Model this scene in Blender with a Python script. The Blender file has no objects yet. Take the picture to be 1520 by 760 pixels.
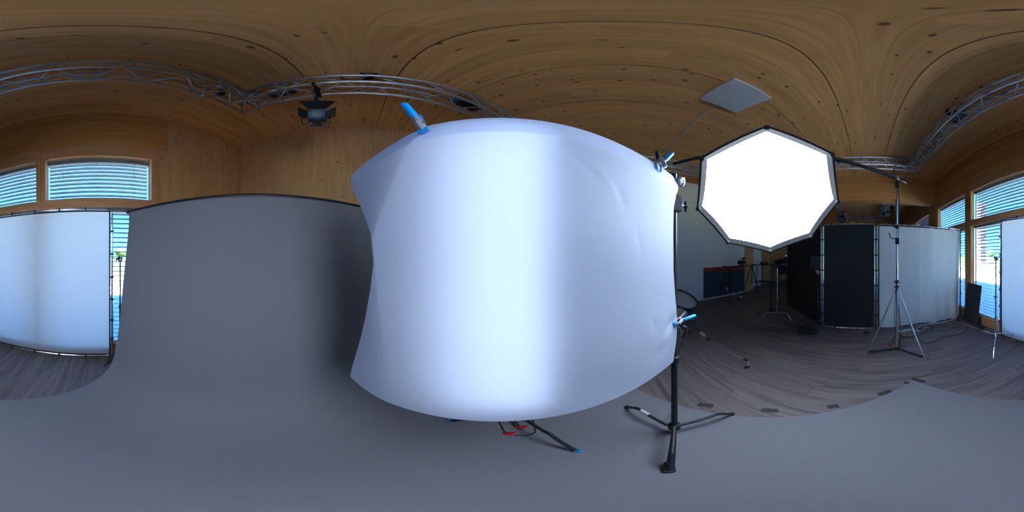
import bpy, math, random
from mathutils import Vector, Matrix
random.seed(7)
R = math.radians
C = bpy.context.scene.collection
SC = bpy.context.scene

# ------------------------------------------------------------------ camera
cam_d = bpy.data.cameras.new('camera'); cam = bpy.data.objects.new('camera', cam_d); C.objects.link(cam)
cam_d.type = 'PANO'; cam_d.panorama_type = 'EQUIRECTANGULAR'
cam_d.latitude_min = -math.pi/2; cam_d.latitude_max = math.pi/2
cam_d.longitude_min = -math.pi; cam_d.longitude_max = math.pi
cam_d.clip_start = 0.01; cam_d.clip_end = 2000
CAM_H = 1.65
cam.location = (0, 0, CAM_H)
cam.rotation_euler = (R(90), 0, -R((760-527)*360/1520))
SC.camera = cam

# ------------------------------------------------------------------ world, sun, exposure
SC.view_settings.view_transform = 'Standard'; SC.view_settings.look = 'None'
SC.view_settings.exposure = 1.0; SC.view_settings.gamma = 1.0
SC.view_settings.use_curve_mapping = False
SC.cycles.max_bounces = 8; SC.cycles.diffuse_bounces = 5; SC.cycles.transparent_max_bounces = 12
SC.cycles.sample_clamp_indirect = 6
W = bpy.data.worlds.new('sky'); SC.world = W; W.use_nodes = True
nt = W.node_tree; nt.nodes.clear()
tc = nt.nodes.new('ShaderNodeTexCoord'); sx = nt.nodes.new('ShaderNodeSeparateXYZ')
rp = nt.nodes.new('ShaderNodeValToRGB'); bg = nt.nodes.new('ShaderNodeBackground'); ow = nt.nodes.new('ShaderNodeOutputWorld')
nt.links.new(tc.outputs['Generated'], sx.inputs[0]); nt.links.new(sx.outputs['Z'], rp.inputs[0])
nt.links.new(rp.outputs[0], bg.inputs[0]); nt.links.new(bg.outputs[0], ow.inputs[0])
e = rp.color_ramp.elements
e[0].position = 0.0; e[0].color = (0.13, 0.50, 0.90, 1)
e[1].position = 0.8; e[1].color = (0.12, 0.34, 0.95, 1)
m_ = e.new(0.25); m_.color = (0.06, 0.40, 1.0, 1)
SKY = 3.0
bg.inputs[1].default_value = SKY
sun_d = bpy.data.lights.new('sun', 'SUN'); sun = bpy.data.objects.new('sun', sun_d); C.objects.link(sun)
sun_d.energy = 42.0; sun_d.angle = R(0.6); sun_d.color = (1, .96, .92)
sun.rotation_euler = (0, R(42), R(15))          # from the east, over the roof
OCTA_E = 9.0
STRIP_E = 1.05

# ------------------------------------------------------------------ materials
def new_mat(name):
    m = bpy.data.materials.new(name); m.use_nodes = True
    return m, m.node_tree, m.node_tree.nodes['Principled BSDF']
def mat(name, col, rough=.5, metal=0, bump=0, bscale=200, spec=.5, var=0, vscale=3):
    m, t, b = new_mat(name)
    b.inputs['Base Color'].default_value = (*col, 1); b.inputs['Roughness'].default_value = rough
    b.inputs['Metallic'].default_value = metal; b.inputs['Specular IOR Level'].default_value = spec
    g = t.nodes.new('ShaderNodeNewGeometry')
    if bump:
        n = t.nodes.new('ShaderNodeTexNoise'); n.inputs['Scale'].default_value = bscale; n.inputs['Detail'].default_value = 3
        bp = t.nodes.new('ShaderNodeBump'); bp.inputs['Strength'].default_value = bump; bp.inputs['Distance'].default_value = .01
        t.links.new(g.outputs['Position'], n.inputs['Vector'])
        t.links.new(n.outputs[0], bp.inputs['Height']); t.links.new(bp.outputs[0], b.inputs['Normal'])
    if var:
        n = t.nodes.new('ShaderNodeTexNoise'); n.inputs['Scale'].default_value = vscale; n.inputs['Detail'].default_value = 4
        mx = t.nodes.new('ShaderNodeMix'); mx.data_type = 'RGBA'
        mx.inputs[6].default_value = (*[c*(1-var) for c in col], 1); mx.inputs[7].default_value = (*[min(1, c*(1+var)) for c in col], 1)
        t.links.new(g.outputs['Position'], n.inputs['Vector'])
        t.links.new(n.outputs[0], mx.inputs[0]); t.links.new(mx.outputs[2], b.inputs['Base Color'])
    return m
def wood(name, light, dark, axis=1, across=0, knot=1.0, tint=.16, rough=.6, spec=.25, kn=(.035, .015, .008)):
    """spruce boards: grain stretched along one axis, knots, one tint per board"""
    m, t, b = new_mat(name); N = t.nodes; L = t.links
    tc = N.new('ShaderNodeTexCoord'); oi = N.new('ShaderNodeObjectInfo')
    g = N.new('ShaderNodeNewGeometry')
    off = N.new('ShaderNodeVectorMath'); off.operation = 'SCALE'; off.inputs[0].default_value = (37, 61, 23)
    L.new(oi.outputs['Random'], off.inputs['Scale'])
    ad = N.new('ShaderNodeVectorMath'); ad.operation = 'ADD'
    L.new(g.outputs['Position'], ad.inputs[0]); L.new(off.outputs[0], ad.inputs[1])
    def mapped(along, across):
        mp = N.new('ShaderNodeMapping'); s = [across]*3; s[axis] = along
        mp.inputs['Scale'].default_value = s; L.new(ad.outputs[0], mp.inputs[0]); return mp
    n1 = N.new('ShaderNodeTexNoise'); n1.inputs['Scale'].default_value = 1; n1.inputs['Detail'].default_value = 6; n1.inputs['Distortion'].default_value = .6
    L.new(mapped(1.2, 22).outputs[0], n1.inputs['Vector'])
    r1 = N.new('ShaderNodeValToRGB'); r1.color_ramp.elements[0].position = .3; r1.color_ramp.elements[1].position = .7
    r1.color_ramp.elements[0].color = (*dark, 1); r1.color_ramp.elements[1].color = (*light, 1)
    L.new(n1.outputs[0], r1.inputs[0])
    # board tint
    mr = N.new('ShaderNodeMapRange'); mr.inputs['To Min'].default_value = 1-tint; mr.inputs['To Max'].default_value = 1+tint
    L.new(oi.outputs['Random'], mr.inputs[0])
    hs = N.new('ShaderNodeHueSaturation'); L.new(mr.outputs[0], hs.inputs['Value']); L.new(r1.outputs[0], hs.inputs['Color'])
    # knots
    v = N.new('ShaderNodeTexVoronoi'); v.voronoi_dimensions = '2D'; v.inputs['Scale'].default_value = 1; v.inputs['Randomness'].default_value = 1
    sq = N.new('ShaderNodeSeparateXYZ'); L.new(mapped(2.6, 4.6).outputs[0], sq.inputs[0]); cq = N.new('ShaderNodeCombineXYZ')
    L.new(sq.outputs[axis], cq.inputs[0]); L.new(sq.outputs[across], cq.inputs[1]); L.new(cq.outputs[0], v.inputs['Vector'])
    sc = N.new('ShaderNodeSeparateColor'); L.new(v.outputs['Color'], sc.inputs[0])
    sz = N.new('ShaderNodeMapRange'); sz.inputs['From Min'].default_value = .35; sz.inputs['From Max'].default_value = 1
    sz.inputs['To Min'].default_value = 0.0; sz.inputs['To Max'].default_value = .085*knot
    L.new(sc.outputs[0], sz.inputs[0])
    dv = N.new('ShaderNodeMath'); dv.operation = 'SUBTRACT'; L.new(sz.outputs[0], dv.inputs[0]); L.new(v.outputs['Distance'], dv.inputs[1])
    kr = N.new('ShaderNodeMapRange'); kr.inputs['From Min'].default_value = -.02; kr.inputs['From Max'].default_value = .02
    L.new(dv.outputs[0], kr.inputs[0])
    mx = N.new('ShaderNodeMix'); mx.data_type = 'RGBA'; mx.inputs[7].default_value = (*kn, 1)
    km = N.new('ShaderNodeMath'); km.operation = 'MULTIPLY'; km.inputs[1].default_value = .75
    L.new(kr.outputs[0], km.inputs[0]); L.new(km.outputs[0], mx.inputs[0]); L.new(hs.outputs[0], mx.inputs[6])
    L.new(mx.outputs[2], b.inputs['Base Color'])
    b.inputs['Roughness'].default_value = rough; b.inputs['Specular IOR Level'].default_value = spec
    bp = N.new('ShaderNodeBump'); bp.inputs['Strength'].default_value = .12; bp.inputs['Distance'].default_value = .004
    L.new(n1.outputs[0], bp.inputs['Height']); L.new(bp.outputs[0], b.inputs['Normal'])
    return m
def translucent(name, col, tr, rough=.7, bump=0, bscale=6, cast=0.0):
    m, t, b = new_mat(name); N = t.nodes; L = t.links
    b.inputs['Base Color'].default_value = (*col, 1); b.inputs['Roughness'].default_value = rough
    b.inputs['Specular IOR Level'].default_value = .3
    ts = N.new('ShaderNodeBsdfTranslucent'); ts.inputs[0].default_value = (*col, 1)
    mx = N.new('ShaderNodeMixShader'); mx.inputs[0].default_value = tr
    L.new(b.outputs[0], mx.inputs[1]); L.new(ts.outputs[0], mx.inputs[2])
    last = mx
    if cast:
        tp = N.new('ShaderNodeBsdfTransparent'); m2 = N.new('ShaderNodeMixShader'); m2.inputs[0].default_value = cast
        L.new(mx.outputs[0], m2.inputs[1]); L.new(tp.outputs[0], m2.inputs[2]); last = m2
    L.new(last.outputs[0], N['Material Output'].inputs[0])
    if bump:
        g = N.new('ShaderNodeNewGeometry'); n = N.new('ShaderNodeTexNoise'); n.inputs['Scale'].default_value = bscale; n.inputs['Detail'].default_value = 2
        L.new(g.outputs['Position'], n.inputs['Vector'])
        bp = N.new('ShaderNodeBump'); bp.inputs['Strength'].default_value = bump; bp.inputs['Distance'].default_value = .02
        L.new(n.outputs[0], bp.inputs['Height']); L.new(bp.outputs[0], b.inputs['Normal']); L.new(bp.outputs[0], ts.inputs['Normal'])
    return m
def emit(name, col, s):
    m, t, b = new_mat(name)
    b.inputs['Base Color'].default_value = (.8, .8, .8, 1)
    b.inputs['Emission Color'].default_value = (*col, 1); b.inputs['Emission Strength'].default_value = s
    return m
def glass(name):
    m, t, b = new_mat(name); N = t.nodes; L = t.links
    tp = N.new('ShaderNodeBsdfTransparent'); tp.inputs[0].default_value = (.93, .97, .98, 1)
    gl = N.new('ShaderNodeBsdfGlossy'); gl.inputs['Roughness'].default_value = .02
    lw = N.new('ShaderNodeLayerWeight'); pw = N.new('ShaderNodeMath'); pw.operation = 'POWER'; pw.inputs[1].default_value = 4
    fr = N.new('ShaderNodeMath'); fr.operation = 'MULTIPLY_ADD'; fr.inputs[1].default_value = .4; fr.inputs[2].default_value = .03
    L.new(lw.outputs['Facing'], pw.inputs[0]); L.new(pw.outputs[0], fr.inputs[0])
    mx = N.new('ShaderNodeMixShader'); L.new(fr.outputs[0], mx.inputs[0]); L.new(tp.outputs[0], mx.inputs[1]); L.new(gl.outputs[0], mx.inputs[2])
    L.new(mx.outputs[0], N['Material Output'].inputs[0]); return m

M = dict(
    ceil=wood('spruce_ceiling', (.86, .49, .19), (.72, .36, .12), 1, 0, 1.1, .09),
    wall_v=wood('spruce_wall_vertical', (.72, .42, .20), (.60, .32, .135), 2, 0, .8, .05),
    wall_vy=wood('spruce_wall_vertical_west', (.72, .42, .20), (.60, .32, .135), 2, 1, .8, .05),
    wall_y=wood('spruce_header_west', (.66, .33, .12), (.52, .235, .07), 1, 2, .8, .08),
    wall_x=wood('spruce_header_south', (.70, .37, .13), (.56, .26, .08), 0, 2, .9, .08),
    frame_y=wood('larch_frame_rail', (.70, .38, .19), (.56, .27, .12), 1, 2, .15, .04),
    frame_z=wood('larch_frame_post', (.68, .36, .17), (.54, .26, .11), 2, 1, .15, .04),
    plank=wood('grey_oak_plank', (.21, .185, .20), (.095, .082, .092), 0, 1, .35, .07, .42, .45, (.03, .025, .025)),
    plank_y=wood('grey_oak_plank_far', (.21, .185, .20), (.095, .082, .092), 0, 1, .35, .07, .42, .45, (.03, .025, .025)),
    sub=mat('subfloor', (.02, .018, .018), .9),
    dark=mat('dark_gap', (.02, .012, .008), .9),
    plaster=mat('white_plaster', (.91, .91, .92), .85, bump=.05, bscale=120),
    door=mat('door_paint', (.84, .87, .92), .5),
    grey_panel=mat('grey_wainscot', (.055, .072, .095), .6),
    red=mat('red_band', (.27, .05, .05), .6),
    backdrop=mat('grey_background_paper', (.19, .20, .235), .75, bump=.03, bscale=3, spec=.3, var=.04, vscale=2),
    alu=mat('aluminium', (.62, .66, .72), .38, .85),
    alu_matt=mat('aluminium_matt', (.45, .48, .54), .45, .9),
    chrome=mat('chrome', (.72, .75, .8), .16, 1.0),
    black_metal=mat('black_metal', (.016, .018, .022), .42, 0, spec=.4),
    black=mat('black_plastic', (.018, .02, .024), .5),
    rubber=mat('black_rubber', (.02, .02, .022), .75),
    black_cloth=mat('black_cloth', (.042, .046, .052), .95, bump=.1, bscale=60, spec=.1),
    hem=mat('dark_hem', (.02, .022, .028), .8),
    rim=mat('softbox_fabric', (.014, .014, .019), .7),
    blue=mat('bright_blue_plastic', (.0, .30, .75), .35),
    blue_dk=mat('lamp_blue', (.01, .20, .60), .4),
    grey_pl=mat('grey_plastic', (.22, .23, .26), .45),
    silver=mat('silver_casting', (.36, .38, .42), .5, .7),
    white_pl=mat('white_plastic', (.6, .62, .65), .5),
    red_pl=mat('red_plastic', (.65, .02, .03), .4),
    tape=mat('black_gaffer_tape', (.03, .037, .04), .7),
    white_tape=mat('white_tape', (.6, .65, .75), .5),
    beige=mat('lamp_housing', (.45, .42, .40), .5),
    panel=mat('lamp_panel_white', (.62, .68, .70), .45),
    conduit=mat('conduit_grey', (.42, .44, .45), .5),
    slat=mat('slat_grey', (.22, .24, .27), .5),
    glass=glass('window_glass'),
    scrim=translucent('scrim_fabric', (.66, .68, .76), .6, .8),
    cloth=translucent('white_cloth', (.93, .96, .99), .34, .9),
    paper=translucent('translucent_white_paper', (.64, .71, .90), .45, .55, .12, 5),
    hem_paper=translucent('folded_paper', (.80, .86, .96), .62, .55),
    matte=mat('matte_dark_casting', (.035, .038, .048), .85, spec=.12),
    octa=emit('octa_diffuser', (.74, .86, 1.0), OCTA_E),
    strip=emit('strip_diffuser', (.82, .92, 1.0), STRIP_E),
    lens=mat('fresnel_lens', (.20, .22, .26), .15, 0, bump=.3, bscale=90),
    dome_face=mat('diffuser_off', (.62, .62, .68), .8),
    concrete=mat('concrete_paving', (.46, .45, .43), .9, var=.08, vscale=.8),
    asphalt=mat('asphalt', (.20, .20, .21), .9, var=.1, vscale=.5),
    grass=mat('field_grass', (.11, .17, .05), .95, var=.3, vscale=.4),
    leaf=mat('tree_leaf', (.06, .12, .03), .9, var=.3, vscale=.6),
    tower=mat('tower_cladding', (.26, .15, .16), .7, var=.1),
    skin_ext=mat('outer_cladding', (.3, .22, .15), .8),
    sand=mat('sandbag_cloth', (.02, .022, .026), .85, bump=.2, bscale=30),
)

# ------------------------------------------------------------------ mesh helpers
class MB:
    def __init__(s): s.v = []; s.f = []
    def add(s, vs, fs):
        o = len(s.v); s.v += [tuple(v) for v in vs]; s.f += [tuple(i+o for i in f) for f in fs]; return s
    def box(s, x0, y0, z0, x1, y1, z1):
        v = [(x, y, z) for z in (z0, z1) for y in (y0, y1) for x in (x0, x1)]
        return s.add(v, [(0,2,3,1),(4,5,7,6),(0,1,5,4),(2,6,7,3),(0,4,6,2),(1,3,7,5)])
    def obox(s, c, ax, ay, az, hx, hy, hz):
        c = Vector(c); ax = Vector(ax).normalized()*hx; ay = Vector(ay).normalized()*hy; az = Vector(az).normalized()*hz
        v = [c+ax*i+ay*j+az*k for k in (-1, 1) for j in (-1, 1) for i in (-1, 1)]
        return s.add(v, [(0,2,3,1),(4,5,7,6),(0,1,5,4),(2,6,7,3),(0,4,6,2),(1,3,7,5)])
    def bar(s, a, b, w, h, up=(0, 0, 1)):
        a = Vector(a); b = Vector(b); d = (b-a); az = Vector(up); sd = d.cross(az)
        if sd.length < 1e-6: sd = Vector((1, 0, 0))
        az = sd.cross(d)
        return s.obox((a+b)/2, d, sd, az, d.length/2, w/2, h/2)
    def tube(s, pts, r, n=10, closed=False, caps=True):
        P = [Vector(p) for p in pts]; m = len(P)
        rs = r if isinstance(r, (list, tuple)) else [r]*m
        T = []
        for i in range(m):
            a = P[i-1] if (i > 0 or closed) else P[i]; b = P[(i+1) % m] if (i < m-1 or closed) else P[i]
            T.append((b-a).normalized())
        u = T[0].orthogonal().normalized(); rings = []
        for i in range(m):
            u = (u - T[i]*u.dot(T[i]))
            u = u.normalized() if u.length > 1e-6 else T[i].orthogonal().normalized()
            w = T[i].cross(u)
            rings.append([P[i]+(u*math.cos(2*math.pi*k/n)+w*math.sin(2*math.pi*k/n))*rs[i] for k in range(n)])
        vs = [v for rg in rings for v in rg]; fs = []
        for i in range(m if closed else m-1):
            j = (i+1) % m
            for k in range(n):
                l = (k+1) % n
                fs.append((i*n+k, i*n+l, j*n+l, j*n+k))
        if caps and not closed:
            fs.append(tuple(range(n))[::-1]); fs.append(tuple((m-1)*n+k for k in range(n)))
        return s.add(vs, fs)
    def disc(s, c, nrm, prof, n=24):
        """lathe: prof = [(radius, height along nrm)]"""
        c = Vector(c); z = Vector(nrm).normalized(); x = z.orthogonal().normalized(); y = z.cross(x)
        vs = []; fs = []
        for (r, h) in prof:
            vs += [c+z*h+(x*math.cos(2*math.pi*k/n)+y*math.sin(2*math.pi*k/n))*max(r, 1e-4) for k in range(n)]
        for i in range(len(prof)-1):
            for k in range(n):
                l = (k+1) % n; fs.append((i*n+k, i*n+l, (i+1)*n+l, (i+1)*n+k))
        fs.append(tuple(range(n))[::-1]); fs.append(tuple((len(prof)-1)*n+k for k in range(n)))
        return s.add(vs, fs)
    def grid(s, fn, nu, nv):
        vs = [fn(i/nu, j/nv) for j in range(nv+1) for i in range(nu+1)]
        fs = [(j*(nu+1)+i, j*(nu+1)+i+1, (j+1)*(nu+1)+i+1, (j+1)*(nu+1)+i) for j in range(nv) for i in range(nu)]
        return s.add(vs, fs)
    def ell(s, c, rx, ry, rz, n=14, m=8, rot=None):
        c = Vector(c); vs = []; fs = []
        for j in range(m+1):
            t = math.pi*j/m
            for i in range(n):
                a = 2*math.pi*i/n
                p = Vector((rx*math.sin(t)*math.cos(a), ry*math.sin(t)*math.sin(a), rz*math.cos(t)))
                if rot: p = rot @ p
                vs.append(c+p)
        for j in range(m):
            for i in range(n):
                k = (i+1) % n; fs.append((j*n+i, (j+1)*n+i, (j+1)*n+k, j*n+k))
        return s.add(vs, fs)
    def build(s, name, m, parent=None, smooth=False, solid=0, bevel=0, origin=None):
        me = bpy.data.meshes.new(name)
        vs = s.v
        if origin is not None: vs = [(v[0]-origin[0], v[1]-origin[1], v[2]-origin[2]) for v in vs]
        me.from_pydata([tuple(v) for v in vs], [], s.f); me.validate(); me.update()
        o = bpy.data.objects.new(name, me); C.objects.link(o)
        if origin is not None: o.location = origin
        if m: me.materials.append(M[m])
        if smooth:
            for p in me.polygons: p.use_smooth = True
            if smooth == 'auto':
                for ed in me.edges: pass
                md = o.modifiers.new('es', 'EDGE_SPLIT'); md.split_angle = R(40)
        if bevel:
            md = o.modifiers.new('bv', 'BEVEL'); md.width = bevel; md.segments = 2; md.limit_method = 'ANGLE'
        if solid:
            md = o.modifiers.new('so', 'SOLIDIFY'); md.thickness = solid; md.offset = 0
        if parent is not None: put(o, parent)
        return o
WORLD = {}
def put(o, parent):
    """parent, keeping the world position (parents are never rotated)"""
    o.parent = parent
    off = WORLD.get(parent.name, Vector((0, 0, 0)))
    if parent.type == 'MESH' or parent.type == 'EMPTY':
        off = off if parent.name in WORLD else wloc(parent)
    o.location = Vector(o.location) - off
def wloc(o):
    p = Vector(o.location)
    while o.parent: o = o.parent; p += Vector(o.location)
    return p
def tag(o, label=None, cat=None, group=None, kind=None):
    if label: o['label'] = label
    if cat: o['category'] = cat
    if group: o['group'] = group
    if kind: o['kind'] = kind
    return o
def thing(name, label, cat, loc=(0, 0, 0), group=None):
    o = bpy.data.objects.new(name, None); C.objects.link(o); o.location = loc; o.empty_display_size = .1
    return tag(o, label, cat, group)
def place(name, me, m, loc, parent):
    """object sharing mesh data"""
    o = bpy.data.objects.new(name, me); C.objects.link(o); o.location = loc
    if parent is not None: put(o, parent)
    return o
def struct(name, loc=(0, 0, 0)):
    o = bpy.data.objects.new(name, None); C.objects.link(o); o.location = loc; o['kind'] = 'structure'; return o
_mc = {}
def board(name, x0, y0, z0, x1, y1, z1, m, parent):
    k = (round(x1-x0, 3), round(y1-y0, 3), round(z1-z0, 3), m)
    if k not in _mc:
        me = bpy.data.meshes.new(name); b = MB().box(-k[0]/2, -k[1]/2, -k[2]/2, k[0]/2, k[1]/2, k[2]/2)
        me.from_pydata(b.v, [], b.f); me.materials.append(M[m]); me.update(); _mc[k] = me
    return place(name, _mc[k], m, ((x0+x1)/2, (y0+y1)/2, (z0+z1)/2), parent)

# ------------------------------------------------------------------ room dimensions
XW, XE, YN, YS, ZC = -2.41, 5.03, 2.85, -5.45, 4.557
YF = -13.2          # far end of the second room
XE2 = 5.6

# ------------------------------------------------------------------ floor
fl = MB().box(XW-.35, YF-.2, -.25, XE2+.2, YN+.25, -.012).build('floor', 'sub'); fl['kind'] = 'structure'
pw, plen = .208, 1.45
row = 0; y = YN
while y > YS-.4:
    x = XW - random.random()*plen
    while x < XE:
        a = max(x, XW); b = min(x+plen, XE)
        if b-a > .05: board('plank', a+.001, y-pw+.001, -.012, b-.001, y-.001, 0, 'plank', fl)
        x += plen
    y -= pw
mb = MB()
while y > YF:
    x = XW - random.random()*plen
    while x < XE2:
        a = max(x, XW); b = min(x+plen, XE2)
        if b-a > .05: mb.box(a+.001, y-pw+.001, -.012, b-.001, y-.001, 0)
        x += plen
    y -= pw
far = mb.build('far_planks', 'plank_y', fl); far['kind'] = 'stuff'

# ------------------------------------------------------------------ ceiling: wide panels of narrow boards, dark joint between panels
ce = MB().box(XW-.5, YF-.3, ZC+.035, XE2+.4, YN+.3, ZC+.35).build('ceiling', 'dark'); ce['kind'] = 'structure'
seam0 = .38; pwid = .84; nb = 5; bw = (pwid-.010)/nb
k = math.floor((XW-seam0)/pwid)
while seam0+k*pwid < XE2:
    xs = seam0+k*pwid+.005
    for j in range(nb):
        a = max(xs+j*bw, XW); b = min(xs+(j+1)*bw-.0006, XE2)
        if b-a > .02:
            ys = YN; first = True
            while ys > YF:
                ln = random.choice([3.2, 4.0, 4.8, 5.6]) if ys > YS else 20
                if first: ln = random.choice([1.6, 2.4, 3.2, 4.0]); first = False
                ye = max(YF, ys-ln)
                board('board', a, ye+.0005, ZC+random.choice([0, .0006]), b, ys, ZC+.034, 'ceil', ce)
                ys = ye
    k += 1

# ------------------------------------------------------------------ walls
wn = MB().box(XW-.2, YN+.03, 0, XE2+.2, YN+.25, ZC+.03).build('wall_north', 'dark'); wn['kind'] = 'structure'
x = XW; 
while x < XE2:
    w_ = random.choice([.12, .14, .16])
    board('board', x+.0006, YN, 0, min(x+w_, XE2), YN+.03, ZC, 'wall_v', wn); x += w_
# east wall: plaster, dark wainscot with a red band, timber strip at the top
we = MB().box(XE, -5.40, 0, XE+.2, YN, 4.38).build('wall_east', 'plaster'); we['kind'] = 'structure'
MB().box(XE+.0, -5.40, 4.38, XE+.2, YN, ZC).build('timber_strip', 'wall_y', we)
MB().box(XE-.012, -5.38, .06, XE, -3.18, 1.035).build('wainscot_panel', 'grey_panel', we)
MB().box(XE-.014, -5.38, 1.035, XE, -3.18, 1.215).build('red_band', 'red', we)
bs = MB().box(XE-.018, -5.38, 0, XE, -3.18, .06).build('baseboard_east', 'white_pl'); bs['kind'] = 'structure'
# south opening: header beam, piers
ws = MB().box(XW-.2, YS-.36, 3.62, XE2, YS-.03, ZC+.03).build('wall_south', 'dark'); ws['kind'] = 'structure'
zz = 3.6
for hgt in (.16, .16, .16, .16, .16, .157):
    board('board', XW, YS-.03, zz, XE2, YS, zz+hgt-.0008, 'wall_x', ws); zz += hgt
MB().box(XW, YS-.36, 3.59, XE2, YS-.03, 3.62).build('soffit_board', 'wall_x', ws)
pier = MB().box(XE-.02, -5.98, 0, XE2, -5.38, 3.6).build('trim_1', 'frame_z'); pier['kind'] = 'structure'
pw_ = MB().box(XW-.2, -5.99, 0, XW+.03, -5.33, 3.6).build('trim_2', 'frame_z'); pw_['kind'] = 'structure'
# second room
we2 = MB().box(XE2, -7.38, 0, XE2+.2, -5.98, 3.9).build('wall_east_far', 'plaster'); we2['kind'] = 'structure'
wt2 = MB().box(XE2-.02, YF, 0, XE2+.2, -7.38, ZC).build('wall_southeast', 'wall_vy'); wt2['kind'] = 'structure'
MB().box(XE2, -7.38, 3.9, XE2+.2, -5.98, ZC).build('upper_wall', 'wall_v', we2)
wb = MB().box(XW-.2, YF-.2, 0, XE2+.2, YF, ZC).build('wall_south_far', 'wall_v'); wb['kind'] = 'structure'

# door on the east wall
d1 = struct('door_1', (XE, -2.6, 0))
MB().box(XE-.012, -3.16, 0, XE, -2.08, 2.06).build('door_leaf', 'door', d1, bevel=.002)
mb = MB().box(XE-.02, -3.185, 0, XE, -3.16, 2.085).box(XE-.02, -2.08, 0, XE, -2.05, 2.085).box(XE-.02, -3.16, 2.06, XE, -2.08, 2.085)
mb.build('door_frame', 'door', d1)
hh = MB().tube([(XE-.01, -2.17, 1.04), (XE-.06, -2.17, 1.04), (XE-.065, -2.19, 1.04), (XE-.065, -2.30, 1.04)], .009, 8)
hh.disc((XE-.012, -2.17, 1.04), (-1, 0, 0), [(.026, 0), (.026, .006)]).disc((XE-.012, -2.17, .95), (-1, 0, 0), [(.026, 0), (.026, .006)])
hh.build('door_handle', 'alu_matt', d1)

# west wall : header of horizontal boards, posts, vertical board section in the corner
ww = MB().box(XW-.25, -14, 3.62, XW-.03, YN, ZC+.03).build('wall_west', 'dark'); ww['kind'] = 'structure'
zz = 3.60
for hgt in (.16, .16, .16, .16, .16, .157):
    board('board', XW-.03, YS, zz, XW, 1.09, zz+hgt-.0008, 'wall_y', ww)
    board('board', XW-.03, YF, zz, XW, YS-.36, zz+hgt-.0008, 'wall_y', ww); zz += hgt
MB().box(XW-.25, .955, 0, XW-.035, YN, 3.62).build('backing', 'dark', ww)
y = 1.09
while y < YN:
    w_ = random.choice([.12, .14, .16]); board('board', XW-.03, y+.0006, 0, XW-.004, min(y+w_, YN), ZC, 'wall_vy', ww); y += w_
board('board', XW-.03, .956, 0, XW-.004, 1.0894, 3.6, 'wall_vy', ww)
# windows: (y0, y1) of the glazed opening
def window(n, y0, y1, tilt=-8):
    w = struct('window_%d' % n, (XW, (y0+y1)/2, 0))
    fx0, fx1 = XW-.12, XW+.004
    gx = XW-.075
    yo0, yo1 = y0-.07, y1+.07
    # outer frame rails and stiles, each a part
    MB().box(fx0, yo0, 3.35, fx1, yo1, 3.6).build('head_rail', 'frame_y', w, bevel=.004)
    MB().box(fx0, yo0, 2.41, fx1+.004, yo1, 2.554).build('transom', 'frame_y', w, bevel=.004)
    MB().box(fx0, yo0, 0, fx1, yo1, .21).build('bottom_rail', 'frame_y', w, bevel=.004)
    for a, b in ((yo0, y0), (y1, yo1)):
        MB().box(fx0, a, .21, fx1, b, 2.41).build('stile', 'frame_z', w, bevel=.003)
        MB().box(fx0, a, 2.554, fx1, b, 3.35).build('stile', 'frame_z', w, bevel=.003)
    for za, zb in ((.21, 2.41), (2.554, 3.35)):
        MB().box(gx-.006, y0, za, gx, y1, zb).build('glass_pane', 'glass', w)
        bl = MB().box(XW-.22, y0-.03, zb-.05, XW-.13, y1+.03, zb+.05)
        for q in (.15, .5, .85):
            yy = y0+(y1-y0)*q; bl.box(XW-.215, yy-.002, za, XW-.213, yy+.002, zb); bl.box(XW-.137, yy-.002, za, XW-.135, yy+.002, zb)
        for yy in (y0-.02, y1+.0): bl.box(XW-.19, yy, za-.02, XW-.155, yy+.02, zb)
        bo = bl.build('venetian_blind', 'slat', w)
        ln = y1-y0-.03; key = ('slat', round(ln, 3))
        if key not in _mc:
            me = bpy.data.meshes.new('slat'); b = MB(); prof = [(-.040, -.007), (-.02, .0015), (0, .004), (.02, .0015), (.040, -.001)]
            vs = []; 
            for yy in (-ln/2, ln/2):
                for dz in (0, -.0015): vs += [(px, yy, pz+dz) for px, pz in prof]
            fs = []
            for i in range(4):
                fs += [(i, i+1, 10+i+1, 10+i), (5+i, 15+i, 15+i+1, 5+i+1)]
            fs += [(0, 10, 15, 5), (4, 9, 19, 14)]
            me.from_pydata(vs, [], fs); me.materials.append(M['slat']); me.update(); _mc[key] = me
        z = zb-.075
        while z > za+.01:
            s = place('slat', _mc[key], 'slat', (XW-.175, (y0+y1)/2, z), bo); s.rotation_euler = (0, R(tilt), 0); z -= .077
    return w
window(1, -.827, .805); window(2, -3.26, -.98); window(3, -5.2, -3.52); window(4, -7.8, -6.05, -48); window(5, -9.9, -8.05, -62)
for (a, b) in ((-.91, -.897), (-3.45, -3.33), (-5.33, -5.27), (-7.98, -7.87)):
    MB().box(XW-.16, a, 0, XW+.012, b, 3.6).build('post', 'frame_z', ww)
MB().box(XW-.16, .875, 0, XW+.006, .956, 3.6).build('post', 'frame_z', ww)
MB().box(XW-.2, YF, 0, XW, -9.97, 3.6).build('far_wall', 'wall_vy', ww)

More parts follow.
